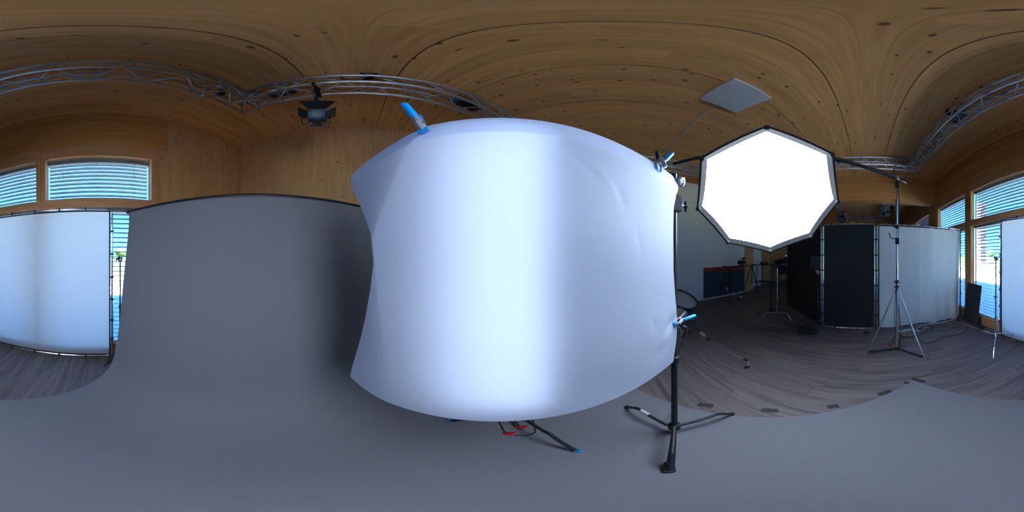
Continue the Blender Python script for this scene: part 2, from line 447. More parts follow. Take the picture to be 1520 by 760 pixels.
# ------------------------------------------------------------------ outdoors
g = MB().box(-9.5, -60, -.35, XW-.25, 60, -.15).build('paving', 'concrete'); g['kind'] = 'structure'
MB().box(-15.5, -120, -.35, -9.5, 120, -.16).build('road', 'asphalt')['kind'] = 'structure'
MB().box(-700, -500, -.4, -15.5, 500, -.17).build('field', 'grass')['kind'] = 'structure'
MB().box(XW-.24, YF-.3, -.35, XE2+.3, YN+.3, -.26).build('floor_base', 'concrete')['kind'] = 'structure'
tw = thing('tower', 'reddish tower standing in the field beyond the road outside', 'tower', (-25.7, -30.6, -.17))
MB().box(-26.6, -31.5, -.17, -24.8, -29.7, 15.0).build('tower_shaft', 'tower', tw)
for i in range(14): MB().box(-26.7, -31.6, .8+i*1.0, -24.7, -29.6, 1.1+i*1.0).build('ledge', 'tower', tw)
def tree(x, y, h, label):
    t = thing('tree', label, 'tree', (x, y, -.17), 'trees on the horizon outside the window')
    MB().tube([(x, y, -.17), (x, y, h*.5)], [.3, .18], 8).build('trunk', 'skin_ext', t)
    cr = MB()
    for i in range(7):
        cr.ell((x+random.uniform(-1, 1)*h*.25, y+random.uniform(-1, 1)*h*.3, h*random.uniform(.45, .85)), h*.25, h*.28, h*.22, 10, 6)
    cr.build('crown', 'leaf', t, smooth=True)
for (x, y, h, l) in [(-60, 8.5, 4.6, 'pale green tree seen through the blind beside the grey backdrop'), (-66, -70, 5.5, 'green tree across the field left of the reddish tower'), (-52, -71, 4.5, 'low green tree across the field right of the black leaning board')]:
    tree(x, y, h, l)

# ------------------------------------------------------------------ ceiling lamp panel and conduit
lp = thing('ceiling_lamp', 'square flat white lamp panel under the wooden ceiling above the octagonal softbox', 'lamp', (1.4, -1.34, 4.5))
MB().box(1.09, -1.65, 4.5, 1.71, -1.03, 4.557).build('housing', 'panel', lp, bevel=.004)
MB().box(1.11, -1.63, 4.496, 1.69, -1.05, 4.5).build('diffuser', 'panel', lp)
cd = MB().tube([(1.70, -1.32, ZC-.012), (XE, -1.32, ZC-.012)], .011, 8).build('conduit', 'conduit', smooth=True)
tag(cd, 'thin grey conduit running along the ceiling from the square lamp panel', 'conduit')

# ------------------------------------------------------------------ trusses
TX0, TX1, TY0, TY1, TB, TT = -1.364, 4.19, -4.31, 1.655, 4.225, 4.47
TW = .247
CR, BR = .024, .0105
tr = thing('lighting_truss', 'square silver aluminium truss frame hung under the wooden ceiling of the main room', 'truss', (-1.24, -1.3, TB-CR))
outer = [(TX0, TY0), (TX0, TY1), (TX1, TY1), (TX1, TY0)]
inner = [(TX0+TW, TY0+TW), (TX0+TW, TY1-TW), (TX1-TW, TY1-TW), (TX1-TW, TY0+TW)]
for z in (TB, TT):
    for ring in (outer, inner):
        for i in range(4):
            a = ring[i]; b = ring[(i+1) % 4]
            MB().tube([(*a, z), (*b, z)], CR, 12).build('chord', 'alu', tr, smooth=True)
# corner posts and cross pieces
for i in range(4):
    o_, n_ = Vector(outer[i]), Vector(inner[i])
    mb = MB()
    mb.tube([(*o_, TB), (*o_, TT)], .014, 8); mb.tube([(*n_, TB), (*n_, TT)], .014, 8)
    for z in (TB, TT):
        mb.tube([(*o_, z), (*n_, z)], .010, 8)
    for (cx, cy) in ((o_.x, n_.y), (n_.x, o_.y)):
        mb.tube([(cx, cy, TB), (cx, cy, TT)], .012, 8); mb.tube([(cx, cy, TB), (*n_, TT)], .0095, 8)
        for z in (TB, TT): mb.tube([(cx, cy, z), (*n_, z)], .011, 8)
    mb.build('corner_block', 'alu', tr, smooth=True)
east = MB()
def braces(p0, p1, q0, q1, target, pitch=.5):
    """zig-zag between the chord p0-p1 and the chord q0-q1"""
    p0, p1, q0, q1 = map(Vector, (p0, p1, q0, q1)); L = (p1-p0).length; n = max(2, round(L/(pitch/2)))
    for i in range(n):
        a = p0.lerp(p1, i/n) if i % 2 == 0 else q0.lerp(q1, i/n)
        b = q0.lerp(q1, (i+1)/n) if i % 2 == 0 else p0.lerp(p1, (i+1)/n)
        d = (b-a).normalized()*.02
        mb = target if target is not None else MB()
        mb.tube([a+d, b-d], BR, 7)
        if target is None: mb.build('brace', 'alu', tr, smooth=True)
sides = [((TX0, TX0+TW), 'y', TY0+TW, TY1-TW), ((TY1-TW, TY1), 'x', TX0+TW, TX1-TW), ((TY0, TY0+TW), 'x', TX0+TW, TX1-TW), ((TX1-TW, TX1), 'y', TY0+TW, TY1-TW)]
for si, ((c0, c1), ax, a, b) in enumerate(sides):
    tg = east if si == 3 else None
    P = (lambda c, s, z: (c, s, z)) if ax == 'y' else (lambda c, s, z: (s, c, z))
    braces(P(c0, a, TB), P(c0, b, TB), P(c0, a, TT), P(c0, b, TT), tg)
    braces(P(c1, a, TB), P(c1, b, TB), P(c1, a, TT), P(c1, b, TT), tg)
    braces(P(c0, a, TB), P(c0, b, TB), P(c1, a, TB), P(c1, b, TB), tg)
    braces(P(c0, a, TT), P(c0, b, TT), P(c1, a, TT), P(c1, b, TT), tg)
eo = east.build('brace_lattice', 'alu', tr, smooth=True); eo['kind'] = 'stuff'
# connectors near the corners
for (x, y, dx, dy) in ((TX0, TY1-.62, 0, 1), (TX0+TW, TY1-.62, 0, 1), (TX0+.62, TY1, 1, 0), (TX0+.62, TY1-TW, 1, 0), (TX0, TY0+.62, 0, 1), (TX0+TW, TY0+.62, 0, 1), (TX0+.62, TY0, 1, 0), (TX0+.62, TY0+TW, 1, 0), (TX0, -1.2, 0, 1), (TX0+TW, -1.2, 0, 1)):
    for z in (TB, TT):
        mb = MB().tube([(x-dx*.05, y-dy*.05, z), (x+dx*.05, y+dy*.05, z)], .029, 10)
        for q in (-.03, .03): mb.tube([(x+dx*q, y+dy*q, z-.042), (x+dx*q, y+dy*q, z+.042)], .005, 6)
        mb.build('coupling', 'alu_matt', tr, smooth=True)
# second room truss
t2 = thing('lighting_truss', 'silver truss frame under the ceiling of the dark second room beyond the beam', 'truss', (.2, -9, TB-CR))
X0, X1, Y0, Y1 = -1.08, 1.6, -11.7, -6.4
lat = MB()
for (cx0, cx1) in ((X0, X0+TW), (X1-TW, X1)):
    for z in (TB, TT):
        for cx in (cx0, cx1): MB().tube([(cx, Y0, z), (cx, Y1, z)], CR, 8).build('chord', 'alu', t2, smooth=True)
    for cx in (cx0, cx1): braces((cx, Y0, TB), (cx, Y1, TB), (cx, Y0, TT), (cx, Y1, TT), lat)
    for z in (TB, TT): braces((cx0, Y0, z), (cx0, Y1, z), (cx1, Y0, z), (cx1, Y1, z), lat)
for (cy0, cy1) in ((Y0, Y0+TW), (Y1-TW, Y1)):
    for z in (TB, TT):
        for cy in (cy0, cy1): MB().tube([(X0, cy, z), (X1, cy, z)], CR, 8).build('chord', 'alu', t2, smooth=True)
        braces((X0, cy0, z), (X1, cy0, z), (X0, cy1, z), (X1, cy1, z), lat)
    for cy in (cy0, cy1): braces((X0, cy, TB), (X1, cy, TB), (X0, cy, TT), (X1, cy, TT), lat)
lo = lat.build('brace_lattice', 'alu', t2, smooth=True); lo['kind'] = 'stuff'

# ceiling mounts that carry the truss
def mount(x, y, label):
    t = thing('truss_hanger', label, 'hanger', (x, y, TT), 'hangers that carry the truss')
    MB().box(x-.075, y-.05, ZC-.028, x+.075, y+.05, ZC).build('ceiling_plate', 'black', t, bevel=.004)
    MB().box(x-.03, y-.05, TT+.0, x+.03, y+.05, ZC-.028).build('spacer', 'silver', t)
    MB().box(x-.05, y-.03, TT-.055, x+.05, y+.03, TT-.015).build('clamp_jaw', 'black', t, bevel=.004)
mount(TX0+TW+.02, TY1-.14, 'black plated ceiling hanger on the truss corner nearest the wooden wall')
mount(TX0+.02, TY1-.42, 'black plated ceiling hanger just beside the wooden-wall truss corner, window side')
mount(.12, TY1-TW+.03, 'black plated ceiling hanger on the truss run above the blue lamp, towards the white sheet')
mount(TX0+TW-.04, -2.05, 'black plated ceiling hanger on the truss run along the windows')
mount(.75, TY0+.12, 'black plated ceiling hanger on the truss above the timber beam, near the octagonal softbox')
mount(-1.0, TY0+.12, 'black plated ceiling hanger on the truss corner above the timber beam')
mount(-.955, -7.9, 'black plated ceiling hanger on the second-room truss, window side')
mount(1.475, -8.6, 'black plated ceiling hanger on the second-room truss, far from the windows')
mount(.3, -11.58, 'black plated ceiling hanger on the far end of the second-room truss')
# socket boxes lying in the truss
def sockets(x, y, ax, label):
    t = thing('socket_box', label, 'sockets', (x, y, TB+.02), None)
    X = Vector((1, 0, 0)) if ax == 'x' else Vector((0, 1, 0)); Y = Vector((0, 0, 1)).cross(X); c = Vector((x, y, TB+.06))
    MB().obox(c, X, Y, (0, 0, 1), .17, .045, .035).build('box', 'silver', t, bevel=.004)
    for i in (-1, 0, 1): MB().obox(c+X*i*.105+Vector((0, 0, -.037)), X, Y, (0, 0, 1), .04, .036, .008).build('socket', 'black', t)
    for i in (-1, 1): MB().tube([c+X*i*.12+Vector((0, 0, .03)), c+X*i*.12+Vector((0, 0, .12)), c+X*i*.12+Y*.12+Vector((0, 0, .19))], .01, 8).build('bracket', 'alu_matt', t)
sockets(-.72, 1.53, 'x', 'silver socket box with three black outlets in the truss near the blue lamp')
sockets(-1.24, -1.95, 'y', 'silver socket box with black outlets in the truss above the windows')

# ------------------------------------------------------------------ stage lamps
def lamp(name, label, loc, aim, s=1.0, group=None, top=TB, bar=(0, .16)):
    """fresnel lamp: lens centre at loc, aims along aim, hangs from a pole"""
    t = thing(name, label, 'lamp', loc, group)
    c = Vector(loc); a = Vector(aim).normalized(); r = a.cross(Vector((0, 0, 1))).normalized(); u = r.cross(a)
    MB().disc(c-a*.02*s, -a, [(.083*s, -.02*s), (.088*s, 0), (.085*s, .05*s)], 28).build('front_ring', 'blue_dk', t, smooth='auto')
    ln = MB().disc(c, a, [(.075*s, -.01*s), (.06*s, .012*s), (.03*s, .022*s), (0, .025*s)], 28).build('lens', 'lens', t, smooth=True)
    h = MB().obox(c-a*.15*s, a, r, u, .08*s, .085*s, .085*s).build('housing', 'beige', t, bevel=.012*s)
    MB().obox(c-a*.06*s-u*.02*s, a, r, u, .03*s, .095*s, .075*s).build('collar', 'black', t, bevel=.008*s)
    MB().obox(c-a*.235*s, a, r, u, .012*s, .09*s, .09*s).build('back_plate', 'blue_dk', t, bevel=.006*s)
    mb = MB()
    for i in range(5): mb.obox(c-a*(.09+.03*i)*s-u*.087*s, a, r, u, .004*s, .05*s, .004*s)
    mb.build('vent', 'black', t)
    # barn doors: trapezoid leaves
    for k, (dx, dy, w0, w1, ln_, tilt) in enumerate(((0, 1, .09, .17, .13, .55), (0, -1, .09, .17, .13, .35), (1, 0, .055, .085, .11, .75), (-1, 0, .055, .085, .11, .75))):
        out = (r*dx+u*dy); side = (u*dx+r*dy) if dy == 0 else r
        base = c+out*.092*s+a*.01*s; dr = (a*math.cos(tilt*1.2)+out*math.sin(tilt*1.2))
        tip = base+dr*ln_*s; nn = dr.cross(side).normalized()*.0012
        vs = [base-side*w0*s+nn, base+side*w0*s+nn, tip+side*w1*s+nn, tip-side*w1*s+nn]; vs += [v-nn*2 for v in vs]
        b = MB(); b.add(vs, [(0,1,2,3),(7,6,5,4),(0,4,5,1),(1,5,6,2),(2,6,7,3),(3,7,4,0)])
        b.build('barn_door', 'black_metal', t)
    # yoke
    yk = [c-a*.1*s-r*.115*s, c-a*.1*s-r*.115*s+Vector((0, 0, .12*s)), c-a*.1*s-r*.09*s+Vector((0, 0, .17*s)), c-a*.1*s+r*.09*s+Vector((0, 0, .17*s)), c-a*.1*s+r*.115*s+Vector((0, 0, .12*s)), c-a*.1*s+r*.115*s]
    MB().tube(yk, .009*s, 8).build('yoke', 'blue_dk', t)
    for kp, kd in ((yk[0], -r), (yk[5], r)): MB().disc(kp, kd, [(.018*s, 0), (.018*s, .03*s)], 10).build('tilt_knob', 'black', t)
    pt = c-a*.1*s+Vector((0, 0, .17*s))
    MB().tube([pt, Vector((pt.x, pt.y, top))], .019*s, 12).build('hanging_pole', 'black_metal', t, smooth='auto')
    cl = MB().obox((pt.x, pt.y, top+.0), r, a, (0, 0, 1), .035*s, .03*s, .035*s).tube([(pt.x, pt.y, top), Vector((pt.x, pt.y, top))+r*.09*s], .006, 6)
    cl.build('clamp', 'black', t, bevel=.005)
    MB().tube([(pt.x-bar[0], pt.y-bar[1], top-.012), (pt.x+bar[0], pt.y+bar[1], top-.012)], .02, 8).build('hanging_bar', 'black_metal', t)
    cb = [c-a*.2*s+r*.09*s-u*.03*s, c-a*.22*s+r*.15*s-u*.06*s, c-a*.2*s+r*.17*s+Vector((0, 0, .04)), c-a*.12*s+r*.12*s+Vector((0, 0, .16)), Vector((pt.x, pt.y, pt.z+.12))+r*.03, Vector((pt.x, pt.y, top-.02))+r*.035]
    MB().tube(smooth_pts(cb), .006*s, 6).build('cable', 'rubber', t, smooth=True)
    return t
def smooth_pts(P, n=6):
    P = [Vector(p) for p in P]; out = []
    for i in range(len(P)-1):
        p0 = P[max(i-1, 0)]; p1 = P[i]; p2 = P[i+1]; p3 = P[min(i+2, len(P)-1)]
        for k in range(n):
            t = k/n
            out.append(.5*((2*p1)+(p2-p0)*t+(2*p0-5*p1+4*p2-p3)*t*t+(3*p1-p0-3*p2+p3)*t**3))
    out.append(P[-1]); return out
lamp('stage_lamp', 'blue and beige stage lamp with black barn doors hanging below the nearest truss', (-.345, 1.45, 3.42), (.24, -1, -.35), .93, None, TB)
# pole reaches up through the truss
lamp('stage_lamp', 'small blue stage lamp hanging in the second room, left of the tall chrome stand', (-.915, -8.0, 3.75), (-.8, .6, -.5), 1.2, bar=(.16, 0))
lamp('stage_lamp', 'pale stage lamp hanging from the far truss just right of the octagonal softbox', (1.375, -8.93, 3.72), (.2, 1, -.4), 1.3, bar=(.16, 0))
def cluster(loc, label):
    x, y, z = loc
    t = thing('dimmer_pack', label, 'equipment', loc)
    MB().obox(loc, (1, .1, 0), (0, 1, 0), (0, 0, 1), .15, .07, .06).build('housing', 'black', t, bevel=.008)
    for i in range(5): MB().obox((x-.12+i*.06, y, z-.065), (1, .1, 0), (0, 1, 0), (0, 0, 1), .008, .07, .012).build('cooling_fin', 'black_metal', t)
    for s in (-1, 1): MB().obox((x+s*.17, y, z), (1, .1, 0), (0, 1, 0), (0, 0, 1), .022, .06, .05).build('end_cap', 'blue_dk', t, bevel=.006)
    MB().tube([(x, y, z+.05), (x, y, TT)], .012, 8).build('hook', 'alu_matt', t)
    MB().tube(smooth_pts([(x-.15, y, z-.05), (x-.2, y-.03, z-.12), (x-.32, y, z-.06), (x-.5, y, z-.02)]), .008, 6).build('cable', 'rubber', t, smooth=True)
cluster((1.27, 1.53, 4.33), 'black and blue lamp ballast lying in the truss above the white sheet')
t = thing('stage_lamp', 'black multi-head lamp hanging behind the tall chrome stand in the second room', 'lamp', (-1.07, -7.0, 3.6))
for i in range(3):
    MB().disc((-1.08, -7.0+.0, 3.62-.2*i+.2), (.1, 1, -.1), [(.09, -.1), (.1, 0), (.09, .02)], 16).build('lamp_head', 'black_metal', t, smooth='auto')
MB().tube([(-1.08, -7.14, 3.2), (-1.08, -7.14, TB)], .02, 8).build('hanging_pole', 'black_metal', t)
MB().tube([(-1.2, -7.14, 3.85), (-.94, -7.14, 3.85)], .012, 8).build('yoke', 'black_metal', t)
MB().tube([(-1.14, -7.14, TB-.012), (-.78, -7.14, TB-.012)], .02, 8).build('hanging_bar', 'black_metal', t)
cb = MB().tube(smooth_pts([(-.12, 1.42, TT-.02), (-.1, 1.40, TB+.08), (.02, 1.39, TB+.02), (.18, 1.40, TB+.08), (.24, 1.42, TT-.02)]), .007, 6).build('cable_loop', 'rubber', smooth=True)
tag(cb, 'black cable looping down inside the truss right of the hanging blue lamp', 'cable')

# ------------------------------------------------------------------ grey background sweep
A_ = Vector((math.sin(R(-35)), math.cos(R(-35)), 0)); B_ = Vector((math.cos(R(-35)), -math.sin(R(-35)), 0))
def ab(a, b, z): v = A_*a+B_*b; return (v.x, v.y, z)
prof = [(-1.08, .004), (-.6, .004), (-.1, .004), (.3, .004), (.55, .010), (.72, .035), (.87, .085), (.99, .16), (1.08, .25), (1.14, .38), (1.18, .55), (1.21, .75), (1.245, 1.0), (1.28, 1.3), (1.32, 1.6), (1.36, 1.9), (1.385, 2.14), (1.395, 2.185)]
pp = smooth_pts([(p[0], 0, p[1]) for p in prof], 5)
def bd(u, v):
    i = v*(len(pp)-1); k = min(int(i), len(pp)-2); p = pp[k].lerp(pp[k+1], i-k)
    b = -1.35+2.72*u
    hgt = min(1, max(0, p.z/.5)); wv = .012*math.sin(b*3.1+p.z*1.4)*hgt*(1-p.z/2.3)+.006*math.sin(b*7+1)*hgt*(1-p.z/2.3)
    return ab(p.x+wv, b, max(p.z, .004))
bdt = thing('paper_backdrop', 'wide grey paper backdrop sweeping down from its crossbar and across the floor', 'backdrop', ab(1.2, 0, 0))
MB().grid(bd, 40, len(pp)-1).build('paper_sweep', 'backdrop', bdt, smooth=True)
bs_ = thing('backdrop_stand', 'thin black stand pair with crossbar carrying the grey paper backdrop', 'stand', ab(1.45, 0, 0))
MB().tube([ab(1.42, -1.42, 2.20), ab(1.42, 1.45, 2.20)], .022, 12).build('crossbar', 'black_metal', bs_, smooth='auto')
for s, bb in ((0, -1.40), (1, 1.44)):
    MB().tube([ab(1.44, bb, .03), ab(1.44, bb, 1.2)], .015, 10).tube([ab(1.44, bb, 1.2), ab(1.44, bb, 2.21)], .011, 10).build('pole', 'black_metal', bs_, smooth='auto')
    for k in range(3):
        an = R(120*k+20); p = Vector(ab(1.44, bb, .01))
        MB().tube([p+Vector((0, 0, .7)), p+Vector((math.cos(an)*.32, math.sin(an)*.32, 0))], .008, 8).build('leg', 'black_metal', bs_)

# gaffer tape pieces along the south edge of the paper
def tapes():
    L = [((1.10,-.65),(1.02,-.74), 'beside the right-hand black stand'), ((.72,-.95),(.61,-1.01), 'second from the black stand'), ((.30,-1.20),(.22,-1.24), 'smallest, midway along the paper edge'),
         ((-.10,-1.44),(-.22,-1.50), 'on the long edge nearest the paper corner'), ((-.375,-1.635),(-.425,-1.615), 'tiny, right at the paper corner'), ((-.48,-1.69),(-.585,-1.58), 'across the side edge at the corner')]
    for (a, b, d) in L:
        a = Vector((*a, .0065)); b = Vector((*b, .0065)); w = .05 if (a-b).length > .08 else .045
        o = MB().bar(a, b, w, .0012).build('tape_strip', 'tape'); tag(o, 'black gaffer tape strip, '+d, 'tape', None)
tapes()

# ------------------------------------------------------------------ floor stands
def cstand(name, label, x, y, ztop, feet, m='chrome', hub=.16, r1=.0175, leg_r=.0125, tip='blue', elbow=.78, ez=.17, collars=(.55, .95)):
    t = thing(name, label, 'stand', (x, y, 0))
    MB().tube([(x, y, hub-.06), (x, y, min(ztop, .95))], r1, 14).tube([(x, y, min(ztop, .95)), (x, y, ztop)], r1*.78, 14).build('pole', m, t, smooth='auto')
    hb = MB()
    for hz in (hub-.035, hub, hub+.035): hb.disc((x, y, hz-.012), (0, 0, 1), [(r1*1.9, 0), (r1*1.9, .022)], 12)
    hb.build('hub', m, t, smooth='auto')
    for q in collars:
        if q < ztop: MB().disc((x, y, q-.025), (0, 0, 1), [(r1*1.25, 0), (r1*1.5, .008), (r1*1.5, .05), (r1*1.2, .055)], 12).obox((x+r1*2, y, q), (1, 0, 0), (0, 1, 0), (0, 0, 1), .018, .006, .012).build('collar', 'black' if m != 'chrome' else 'silver', t, smooth='auto')
    for k, (fx, fy) in enumerate(feet):
        f = Vector((fx, fy, 0)); c = Vector((x, y, 0)); d = f-c; hz = hub-.035+.035*k
        pts = [c+d*.06+Vector((0, 0, hz)), c+d*.3+Vector((0, 0, hz+(ez-hz)*.45)), c+d*(elbow-.06)+Vector((0, 0, ez)), c+d*(elbow)+Vector((0, 0, ez-.006)), c+d*(elbow+.05)+Vector((0, 0, ez-.03)), f+Vector((0, 0, .012))]
        lg = MB().tube(pts, leg_r, 10).build('leg', m, t, smooth='auto')
        if tip: MB().tube([f+Vector((0, 0, .03))-d*.012, f+Vector((0, 0, .001))], leg_r*1.15, 10).build('foot_cap', tip, lg)
    return t
def grip(c, ax, m='silver', m2='black', s=1.0, parent=None, name='grip_head'):
    c = Vector(c); ax = Vector(ax).normalized()
    g = MB().disc(c-ax*.022*s, ax, [(.026*s, 0), (.03*s, .005*s), (.03*s, .018*s), (.026*s, .024*s), (.03*s, .028*s), (.03*s, .042*s), (.02*s, .046*s)], 18)
    o = g.build(name, m, parent, smooth='auto')
    MB().tube([c+ax*.02*s, c+ax*.07*s], .007*s, 8).build('t_handle', m2, o)
    u = ax.orthogonal().normalized()
    MB().tube([c+ax*.066*s-u*.035*s, c+ax*.07*s, c+ax*.066*s+u*.035*s], [.010*s, .008*s, .010*s], 8).build('t_bar', m2, o)
    return o
# black stand in front, right edge of the white sheet
SX, SY = .818, -.335
st = cstand('light_stand', 'black three-legged stand holding the right edge of the white sheet', SX, SY, 2.135, [(1.228, -.117), (.825, -.765), (.389, -.145)], 'black_metal', .13, .0185, .014, 'rubber', .72, .135, (1.0,))
MB().tube([(SX+(1.228-SX)*.45, SY+(-.117-SY)*.45, .1345), (SX+(1.228-SX)*.62, SY+(-.117-SY)*.62, .1355)], .0152, 12).build('white_tape_band', 'white_tape', st, smooth='auto')
MB().tube([(.47, -.174, .062), (.389, -.145, .008)], [.0165, .0185], 12).build('rubber_boot', 'rubber', st, smooth='auto')
# super clamp on the pole with T handle
ax = Vector((.9, .25, 0)).normalized()
pt = Vector((SX, SY, 1.945))
cm = MB().obox(pt, ax, ax.cross(Vector((0, 0, 1))), (0, 0, 1), .03, .024, .045).obox(pt+ax*.012, ax, ax.cross(Vector((0, 0, 1))), (0, 0, 1), .026, .03, .012)
d_ = Vector((.3, -.95, 0)).normalized()
cl = MB().obox(pt, d_, d_.cross(Vector((0, 0, 1))), (0, 0, 1), .036, .026, .048).build('pole_clamp', 'matte', st, bevel=.006)
MB().tube([pt+d_*.03, pt+d_*.075], .006, 8).build('screw', 'silver', cl)
MB().ell(pt+d_*.085, .012, .012, .035, 10, 8).ell(pt+d_*.085, .016, .016, .014, 10, 8).build('wing_knob', 'matte', cl, smooth=True)
for q in (.045, -.045): MB().disc(pt+Vector((0, 0, q-.006)), (0, 0, 1), [(.024, 0), (.024, .012)], 14).build('jaw_rim', 'matte', cl)
hd = MB().ell((SX+.005, SY-.035, 2.105), .024, .024, .02, 14, 8).disc((SX, SY-.01, 2.085), (.25, -.95, .1), [(.02, 0), (.026, .008), (.026, .02), (.022, .03), (.026, .034), (.024, .045)], 16)
for k in range(8):
    an = R(45*k); hd.ell((SX+.012+.02*math.cos(an)*.9, SY-.055, 2.105+.02*math.sin(an)), .007, .007, .007, 6, 4)
hd.build('star_knob', 'silver', st, smooth=True)
# lower black grip with T knob and pins
g2 = Vector((SX, SY, 1.19)); 
MB().obox(g2, d_, ax, (0, 0, 1), .028, .024, .05).build('lower_clamp', 'matte', st, bevel=.006)
lk = MB().tube([g2+d_*.02, g2+d_*.07], .007, 8).build('lower_screw', 'black', st)
MB().tube([g2+d_*.06+Vector((0, 0, .035)), g2+d_*.085+Vector((0, 0, .02)), g2+d_*.088, g2+d_*.085+Vector((0, 0, -.03)), g2+d_*.07+Vector((0, 0, -.045))], .009, 8).build('lower_knob', 'black', st, smooth=True)
for q in (-.06, -.02, .02): MB().disc(g2+Vector((.0, 0, q))+d_*.03, d_, [(.008, 0), (.008, .012)], 8).build('chrome_pin', 'chrome', st)

# cable with in-line box from the stand
o = thing('extension_lead', 'thin grey cable with an in-line white box on the bare floor beyond the black stand', 'cable', (1.6, -1.2, 0))
MB().tube(smooth_pts([(SX+.02, SY-.02, .5), (SX+.12, SY-.06, .2), (1.15, -.48, .01), (1.6, -.68, .006), (2.1, -.92, .006), (2.381, -1.068, .006), (2.671, -1.252, .006), (2.869, -1.477, .006), (2.917, -1.673, .008), (2.76, -1.69, .015)]), .007, 6).build('black_lead', 'rubber', o, smooth=True)
MB().obox((2.66, -1.665, .02), (-1, .16, 0), (.16, 1, 0), (0, 0, 1), .09, .035, .019).build('inline_box', 'white_pl', o, bevel=.006)
MB().tube(smooth_pts([(2.573, -1.651, .01), (2.487, -1.64, .008), (2.317, -1.64, .008), (2.13, -1.672, .008), (1.9, -1.65, .008), (1.656, -1.629, .008), (1.513, -1.63, .008), (1.429, -1.605, .008), (1.376, -1.532, .008), (1.36, -1.50, .01)]), .007, 6).build('grey_lead', 'conduit', o, smooth=True)
MB().obox((2.40, -1.64, .012), (1, 0, 0), (0, 1, 0), (0, 0, 1), .04, .014, .011).build('cable_tie', 'black', o)
MB().obox((1.50, -1.628, .012), (1, 0, 0), (0, 1, 0), (0, 0, 1), .04, .014, .011).build('cable_tie', 'black', o)
MB().obox((1.355, -1.49, .016), (-.5, -.8, 0), (.8, -.5, 0), (0, 0, 1), .035, .016, .014).build('plug', 'black', o, bevel=.003)

# strip softbox and its stand behind the white sheet
NP = Vector((math.sin(R(50)), math.cos(R(50)), 0)); SP = Vector((math.cos(R(50)), -math.sin(R(50)), 0))
def sp(s, d, z): v = SP*s+NP*d; return Vector((v.x, v.y, z))
ls = cstand('light_stand', 'black stand behind the white sheet, its legs with blue tips showing below', .85, .50, 1.60, [(.627, .129), (.563, .855), (1.275, .51)], 'black_metal', .16, .0175, .0135, 'blue', .62, .16, (.55, .95))
sb = thing('strip_softbox', 'tall lit strip softbox glowing through the white sheet from behind', 'softbox', sp(-.01, .6, 1.62))
f0, f1, zb_, zt_ = -.135, .122, 1.12, 2.06
MB().grid(lambda u, v: sp(f0+(f1-f0)*u, .505-.07*u, zb_+(zt_-zb_)*v), 4, 8).build('diffuser', 'strip', sb)
vs = [sp(f0-.008, .496, zb_-.01), sp(f1+.008, .426, zb_-.01), sp(f1+.008, .426, zt_+.01), sp(f0-.008, .496, zt_+.01), sp(-.05, .80, 1.5), sp(.05, .80, 1.5), sp(.05, .80, 1.62), sp(-.05, .80, 1.62)]
MB().add(vs, [(0, 1, 5, 4), (1, 2, 6, 5), (2, 3, 7, 6), (3, 0, 4, 7), (4, 5, 6, 7)]).build('shell', 'black_cloth', sb, solid=.003)
MB().tube([sp(0, .8, 1.56), sp(0, .93, 1.56)], .055, 18).build('lamp_head', 'black', sb, smooth='auto')
MB().tube([sp(0, .9, 1.56), Vector((.85, .50, 1.60))], .015, 8).build('mount', 'black_metal', sb)
# dangling cables with red velcro
cb = thing('hanging_cable', 'thin black cables with two red ties hanging below the white sheet', 'cable', (.6, .4, .1))
MB().tube(smooth_pts([(.80, .47, 1.1), (.6, .44, .95), (.48, .393, .734), (.486, .385, .569), (.497, .371, .47), (.516, .343, .433), (.539, .306, .433), (.551, .284, .47), (.554, .279, .527), (.56, .30, .734), (.7, .42, .95), (.80, .47, 1.05)]), .0045, 6).build('cable', 'rubber', cb, smooth=True)
MB().tube(smooth_pts([(.80, .47, 1.0), (.6, .40, .85), (.537, .384, .675), (.545, .372, .542), (.557, .354, .466), (.563, .345, .477), (.556, .357, .53), (.545, .374, .675), (.62, .42, .9), (.80, .47, .98)]), .0045, 6).build('cable', 'rubber', cb, smooth=True)
for (c, q) in (((.502, .366, .458), .3), ((.560, .348, .50), -.4)):
    MB().obox(c, (.3, -1, .1), (1, .3, q), (0, 0, 1), .024, .012, .007).obox(Vector(c)+Vector((.01, -.01, .01)), (.6, -1, .6), (1, .3, q), (0, 0, 1), .018, .009, .006).build('red_tie', 'red_pl', cb, bevel=.003)

# ------------------------------------------------------------------ white translucent sheet
D0 = .382; ZT = 1.65+.4645; ZB = 1.65-.612
def lerp_tab(tab, x):
    if x <= tab[0][0]: return tab[0][1]
    for (a, b), (c, d) in zip(tab, tab[1:]):
        if x <= c:
            t = (x-a)/(c-a); return b+(d-b)*t
    return tab[-1][1]
